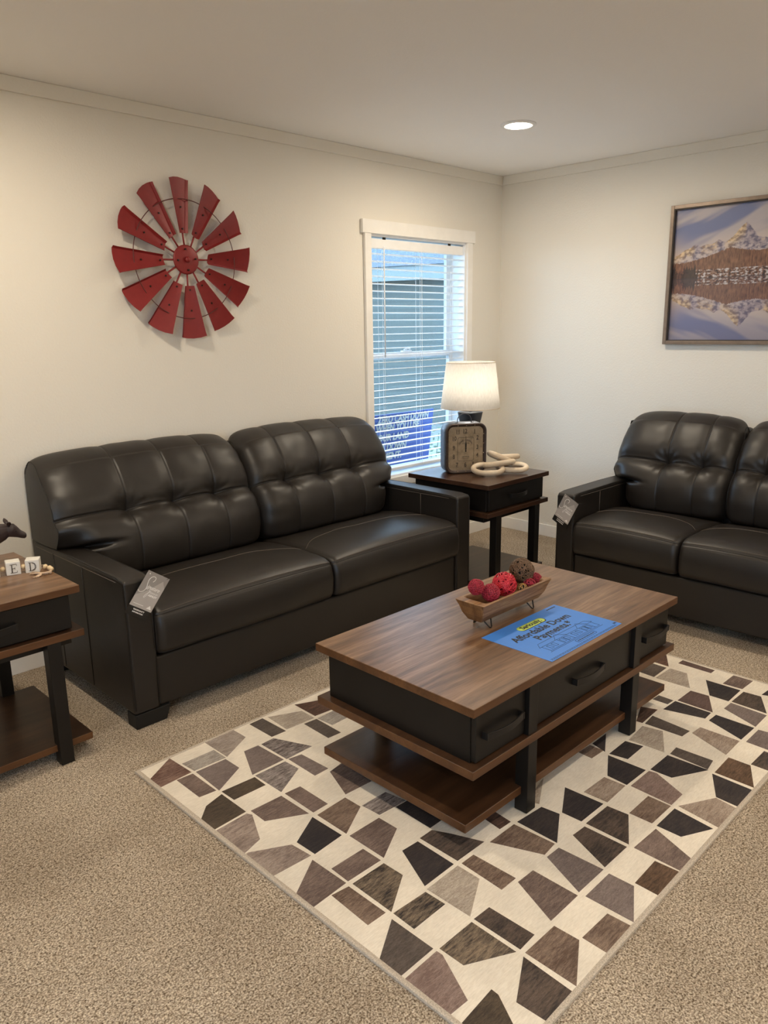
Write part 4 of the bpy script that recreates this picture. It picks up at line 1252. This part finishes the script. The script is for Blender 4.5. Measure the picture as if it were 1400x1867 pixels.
for p in bo.data.polygons:
    if abs(p.normal.x) > .75 and p.center.z < zt_-.002 and abs(p.center.x) > L0-.012: p.material_index = 1
    p.use_smooth = False
for x in (-.125, .125):
    for y in (-1, 1):
        b = MB(); b.tube([(x-.020, y*.018, zb+.002), (x-.006, y*.034, .004), (x, y*.036, .0022), (x+.006, y*.034, .004), (x+.020, y*.018, zb+.002)], .0024, 8)
        b.build('hairpin_leg', 'black_metal', bw_)
def ball(name, label, c_, r, mat, tube_r, n_, seed, group=None, cat='ball', flat=1.0):
    rnd = random.Random(seed); root = None
    b = MB()
    for k in range(n_):
        ax = Vector((rnd.gauss(0, 1), rnd.gauss(0, 1), rnd.gauss(0, 1))).normalized()
        e1 = ax.orthogonal().normalized(); e2 = ax.cross(e1); off = rnd.uniform(-.35, .35)*r; rr_ = math.sqrt(r*r-off*off)*(1-rnd.random()*.06)
        pts = []
        ph_ = rnd.uniform(0, 6.28)
        for q in range(36):
            a = 2*PI*q/36; w_ = 1+.03*math.sin(3*a+ph_)
            pts.append(tuple((e1*math.cos(a)+e2*math.sin(a))*rr_*w_+ax*(off+.04*r*math.sin(2*a+ph_))))
        b.tube(pts, tube_r, 5, closed=True)
    b.sphere((0, 0, 0), r*.72, 16, 10, 1)
    o = b.build(name, [mat, 'seam_black' if mat != 'rattan_red' else 'berry_red'], loc=c_)
    return tag(o, label, cat, group)
def berry(name, label, c_, r, n_, seed, group=None):
    b = MB(); rnd = random.Random(seed)
    for k in range(n_):
        z = 1-2*(k+.5)/n_; a = k*2.39996; q = math.sqrt(1-z*z)
        p = Vector((q*math.cos(a), q*math.sin(a), z))*r*rnd.uniform(.95, 1.02)
        e1 = p.orthogonal().normalized(); e2 = p.normalized().cross(e1); lr = r*.15
        pts = [tuple(p+(e1*math.cos(t_)+e2*math.sin(t_))*lr) for t_ in [2*PI*i/8 for i in range(8)]]
        b.tube(pts, r*.075, 5, closed=True)
    b.sphere((0, 0, 0), r*.93, 18, 12)
    o = b.build(name, 'berry_red', loc=c_)
    return tag(o, label, 'ball', group)
G_ = 'decorative balls in the wooden bowl'
berry('textured_ball', 'dark red beaded ball at the left end of the wooden bowl', (-2.585, -1.842, .602), .0265, 90, 1, G_)
berry('textured_ball', 'bright red beaded ball, lowest at the front left of the bowl', (-2.537, -1.868, .575), .030, 100, 2, G_)
ball('woven_ball', 'large bright red woven ball in the middle of the wooden bowl', (-2.440, -1.853, .578), .0425, 'rattan_red', .0022, 34, 3, G_)
ball('twig_ball', 'large brown twig ball at the back of the wooden bowl', (-2.322, -1.843, .599), .0445, 'twig_brown', .0016, 40, 4, G_)
ball('woven_ball', 'small red woven ball between the brown twig ball and bowl rim', (-2.330, -1.884, .556), .0225, 'berry_red', .0014, 26, 5, G_)
berry('textured_ball', 'small dark red beaded ball at the right end of the bowl', (-2.268, -1.866, .556), .024, 80, 6, G_)
ball('wire_ball', 'small gold wire ball beside the large red woven ball', (-2.378, -1.888, .556), .017, 'gold_metal', .0008, 12, 7, G_)

# blue leaflet
sh = empty('blue_leaflet', (-2.444, -2.060, TZ+.0002), -.004, 'blue printed sheet lying on the coffee table in front of the bowl', 'paper')
b = MB().box(-.214, .214, -.136, .136, 0, .0008); b.build('sheet', 'paper_blue', sh)
b = MB()
b.prism([(x-.005, y+.083) for x, y in rrect(.150, .034, .0168, 8)], .0008, .0012)
pill = b.build('pill', 'paper_ink', sh)
b = MB(); b.prism([(x-.007, y+.084) for x, y in rrect(.146, .030, .0149, 8)], .0012, .0015); b.build('pill_fill', 'pill_green', pill)
b = MB()
def fit(mb, txt, xc, y, wd, size, z=.0008, **kw):
    vs, fs = text_mesh(txt, size, **kw); a_ = min(v[0] for v in vs); c_ = max(v[0] for v in vs); k = wd/(c_-a_)
    mb.add([((v[0]-a_)*k+xc-wd/2, v[1]+y, z+(.0003 if v[2] > 0 else 0)) for v in vs], fs)
fit(b, 'Seriously.', -.007, .075, .112, .030, .0015, bold=.0009)
fit(b, 'Affordable Down', -.008, .026, .325, .046, bold=.0011)
fit(b, 'Payments.*', .006, -.016, .205, .046, bold=.0011)
rr = random.Random(5)
def dashes(x0, x1, y, h_, wmin, wmax):        # print too small to read in the photo
    x = x0
    while x < x1:
        w__ = rr.uniform(wmin, wmax); b.prism([(x, y), (min(x+w__, x1), y), (min(x+w__, x1), y+h_), (x, y+h_)], .0008, .0011); x += w__+.0025
dashes(.145, .198, .118, .006, .004, .009); dashes(-.02, .08, -.110, .004, .006, .014); dashes(-.205, .19, -.126, .0016, .006, .016); dashes(-.205, .19, -.131, .0016, .006, .016); dashes(.193, .208, -.120, .008, .003, .005)
L = lambda *p: b.tube([(x, y, .0010) for x, y in p], .0006, 4)
# line drawing of a long house
L((-.145, -.088), (.150, -.088), (.150, -.052), (-.145, -.052), (-.145, -.088)); L((-.155, -.052), (-.135, -.030), (.140, -.030), (.160, -.052), (-.155, -.052))
L((-.155, -.094), (.160, -.094))
for x0, x1 in ((-.065, .0), (.070, .128)):
    L((x0, -.050), ((x0+x1)/2, -.022), (x1, -.050)); L((x0+.004, -.052), (x0+.004, -.088)); L((x1-.004, -.052), (x1-.004, -.088)); L(((x0+x1)/2, -.052), ((x0+x1)/2, -.088))
for x0 in (-.128, -.102, -.055, -.03, .015, .042, .08, .102): L((x0, -.058), (x0+.014, -.058), (x0+.014, -.080), (x0, -.080), (x0, -.058))
L(*[(x+.03, y-.108) for x, y in rrect(.115, .016, .004, 3)]+[(.0875, -.104)])
b.build('printing', 'paper_ink', sh)

# ================================================================ LEFT TABLE DECOR
gl_ = empty('letter_block_garland', (-3.64, -.590, .630), 0, 'white letter blocks spelling E D strung with wooden beads and a tassel', 'decor')
def block(x, y, rz, strokes, s_=.047):
    m_ = Matrix.Translation((x, y, 0)) @ Matrix.Rotation(rz, 4, 'Z')
    b = MB().box(-s_/2, s_/2, -s_/2, s_/2, 0, s_); b.xf(m_)
    bo_ = b.build('letter_block', 'block_white', gl_, bevel=.002)
    b = MB()
    for st in strokes:
        pts = [tuple(m_ @ Vector((p[0]*s_, -s_/2-.0001, p[1]*s_))) for p in st]
        b.tube(pts, .0011, 5)
    b.build('letter', 'block_ink', bo_)
E_ = [[(-.22, .18), (.24, .18), (.25, .30)], [(-.22, .82), (.24, .82), (.24, .70)], [(-.12, .18), (-.12, .82)], [(-.08, .18), (-.08, .82)], [(-.1, .5), (.10, .5)], [(.10, .42), (.10, .58)]]
D_ = [[(-.26, .18), (.0, .18), (.16, .24), (.25, .38), (.26, .55), (.20, .72), (.06, .81), (-.26, .82)], [(-.16, .18), (-.16, .82)], [(-.12, .18), (-.12, .82)], [(-.02, .22), (.12, .28), (.2, .4), (.2, .58), (.14, .72), (.0, .78)]]
S2 = [[(.2, .7), (.15, .8), (0, .83), (-.18, .76), (-.2, .62), (0, .5), (.2, .4), (.2, .25), (0, .17), (-.15, .2), (-.22, .32)]]
ux, uy = math.cos(-.31), math.sin(-.31)
def gp(s_, d_=0): return (ux*s_-uy*d_, uy*s_+ux*d_)
block(*gp(0), -.27, E_)
block(*gp(.066, -.006), -.50, D_)
block(*gp(-.066, -.002), -.33, S2)
block(*gp(-.134, .004), -.30, S2)
for s_, d_, z in ((-.033, 0, .020), (.0335, -.004, .021), (-.100, 0, .020), (.105, -.010, .0115), (.1175, -.028, .0095), (.121, -.044, .0095)):
    x, y = gp(s_, d_); MB().sphere((x, y, z), .0088, 16, 10).build('bead', 'bead_wood', gl_)
b = MB()
b.tube([(*gp(-.16, 0), .021), (*gp(.10, -.008), .018), (*gp(.1175, -.028), .0095), (*gp(.122, -.052), .008)], .0011, 5)
rr = random.Random(3)
for k in range(15):
    j_ = lambda a: rr.uniform(-1.5*a, 1.5*a)
    b.tube([(*gp(.122, -.052), .008), (*gp(.116+j_(.004), -.072+j_(.004)), .006+j_(.003)), (*gp(.098+j_(.003), -.075+j_(.004)), .006+j_(.002)), (*gp(.082+j_(.003), -.066+j_(.004)), .006), (*gp(.060+j_(.008), -.052+j_(.010)), .003+abs(j_(.003)))], .0015, 4)
    b.tube([(*gp(.088, -.070), .006), (*gp(.078+j_(.006), -.084+j_(.004)), .003), (*gp(.066+j_(.008), -.094+j_(.006)), .002)], .0015, 4)
b.build('tassel', 'jute', gl_)


cow = empty('cow_figurine', (-3.80, -.42, .630), 0, 'dark brown cow figurine standing on the left end table', 'figurine')
def loft(mb, st, seg=14):
    """st: (centre, direction, half width, half height)"""
    rows = []
    for c_, d_, hw__, hh_ in st:
        d_ = Vector(d_).normalized(); side = Vector((0, 1, 0)) if abs(d_.y) < .7 else Vector((1, 0, 0)); side = (side-d_*side.dot(d_)).normalized(); upv = d_.cross(side)
        rows.append([tuple(Vector(c_)+side*hw__*math.cos(2*PI*k/seg)+upv*hh_*math.sin(2*PI*k/seg)) for k in range(seg)])
    mb.grid(rows, closed_u=True)
    o_ = len(mb.v)-seg; n0 = len(mb.v)-seg*len(rows)
    mb.f.append([o_+k for k in range(seg)]); mb.mi.append(0); mb.sm.append(True)
    mb.f.append([n0+k for k in range(seg)][::-1]); mb.mi.append(0); mb.sm.append(True)
b = MB()
loft(b, [((-.100, 0, .118), (1, 0, 0), .006, .008), ((-.095, 0, .116), (1, 0, 0), .022, .028), ((-.07, 0, .110), (1, 0, 0), .032, .041), ((-.02, 0, .106), (1, 0, -.05), .036, .045),
         ((.05, 0, .106), (1, 0, 0), .035, .046), ((.10, 0, .108), (1, 0, .05), .032, .046), ((.140, 0, .111), (1, 0, .12), .027, .043), ((.170, 0, .116), (1, 0, .2), .021, .038), ((.193, 0, .121), (1, 0, .2), .0175, .032), ((.210, 0, .124), (1, 0, 0), .015, .024), ((.218, 0, .124), (1, 0, 0), .008, .012)])
loft(b, [((.203, 0, .130), (1, 0, -.2), .008, .010), ((.208, 0, .127), (1, 0, -.3), .0165, .022), ((.220, 0, .122), (1, 0, -.45), .0185, .0265), ((.232, 0, .114), (1, 0, -.55), .0150, .0215), ((.246, 0, .104), (1, 0, -.5), .0112, .0150), ((.257, 0, .098), (1, 0, -.4), .0118, .0135), ((.265, 0, .094), (1, 0, -.3), .0108, .0115), ((.270, 0, .092), (1, 0, -.2), .005, .006)])
for sy in (-1, 1):
    for x0, fr_ in ((.125, 1), (-.070, 0)):
        k = .004 if fr_ else -.004
        b.tube([(x0, sy*.018, .100), (x0+k, sy*.021, .070), (x0-.002 if fr_ else x0-.010, sy*.021, .045), (x0, sy*.021, .030), (x0+.001, sy*.021, .009)], [.016, .0115, .0072, .0060, .0062], 10)
        b.tube([(x0+.003, sy*.021, .012), (x0+.004, sy*.021, .0005)], [.0075, .0085], 10)
b.tube([(-.100, 0, .125), (-.112, 0, .110), (-.114, 0, .080), (-.112, 0, .050)], [.005, .0035, .003, .005], 8)
o = b.build('body', 'cow_dark', cow)
rm = o.modifiers.new('skin', 'REMESH'); rm.mode = 'VOXEL'; rm.voxel_size = .0022; rm.use_smooth_shade = True
sm = o.modifiers.new('soft', 'SMOOTH'); sm.iterations = 4
for sy in (-1, 1):
    b = MB()
    dv_ = Vector((-.12, sy*.75, .55)).normalized()
    loft(b, [(Vector((.212, sy*.012, .143))+dv_*q, (-.12, sy*.75, .55), w1__, w2__) for q, w1__, w2__ in ((0, .004, .004), (.008, .0075, .0042), (.018, .0085, .0035), (.027, .0055, .0025), (.033, .001, .001))])
    b.build('ear', 'cow_dark', o, fixn=True)
    MB().sphere((.233, sy*.0145, .119), .0030, 8, 6).build('eye', 'seam_black', o)
cow.rotation_euler = (0, 0, -.12)
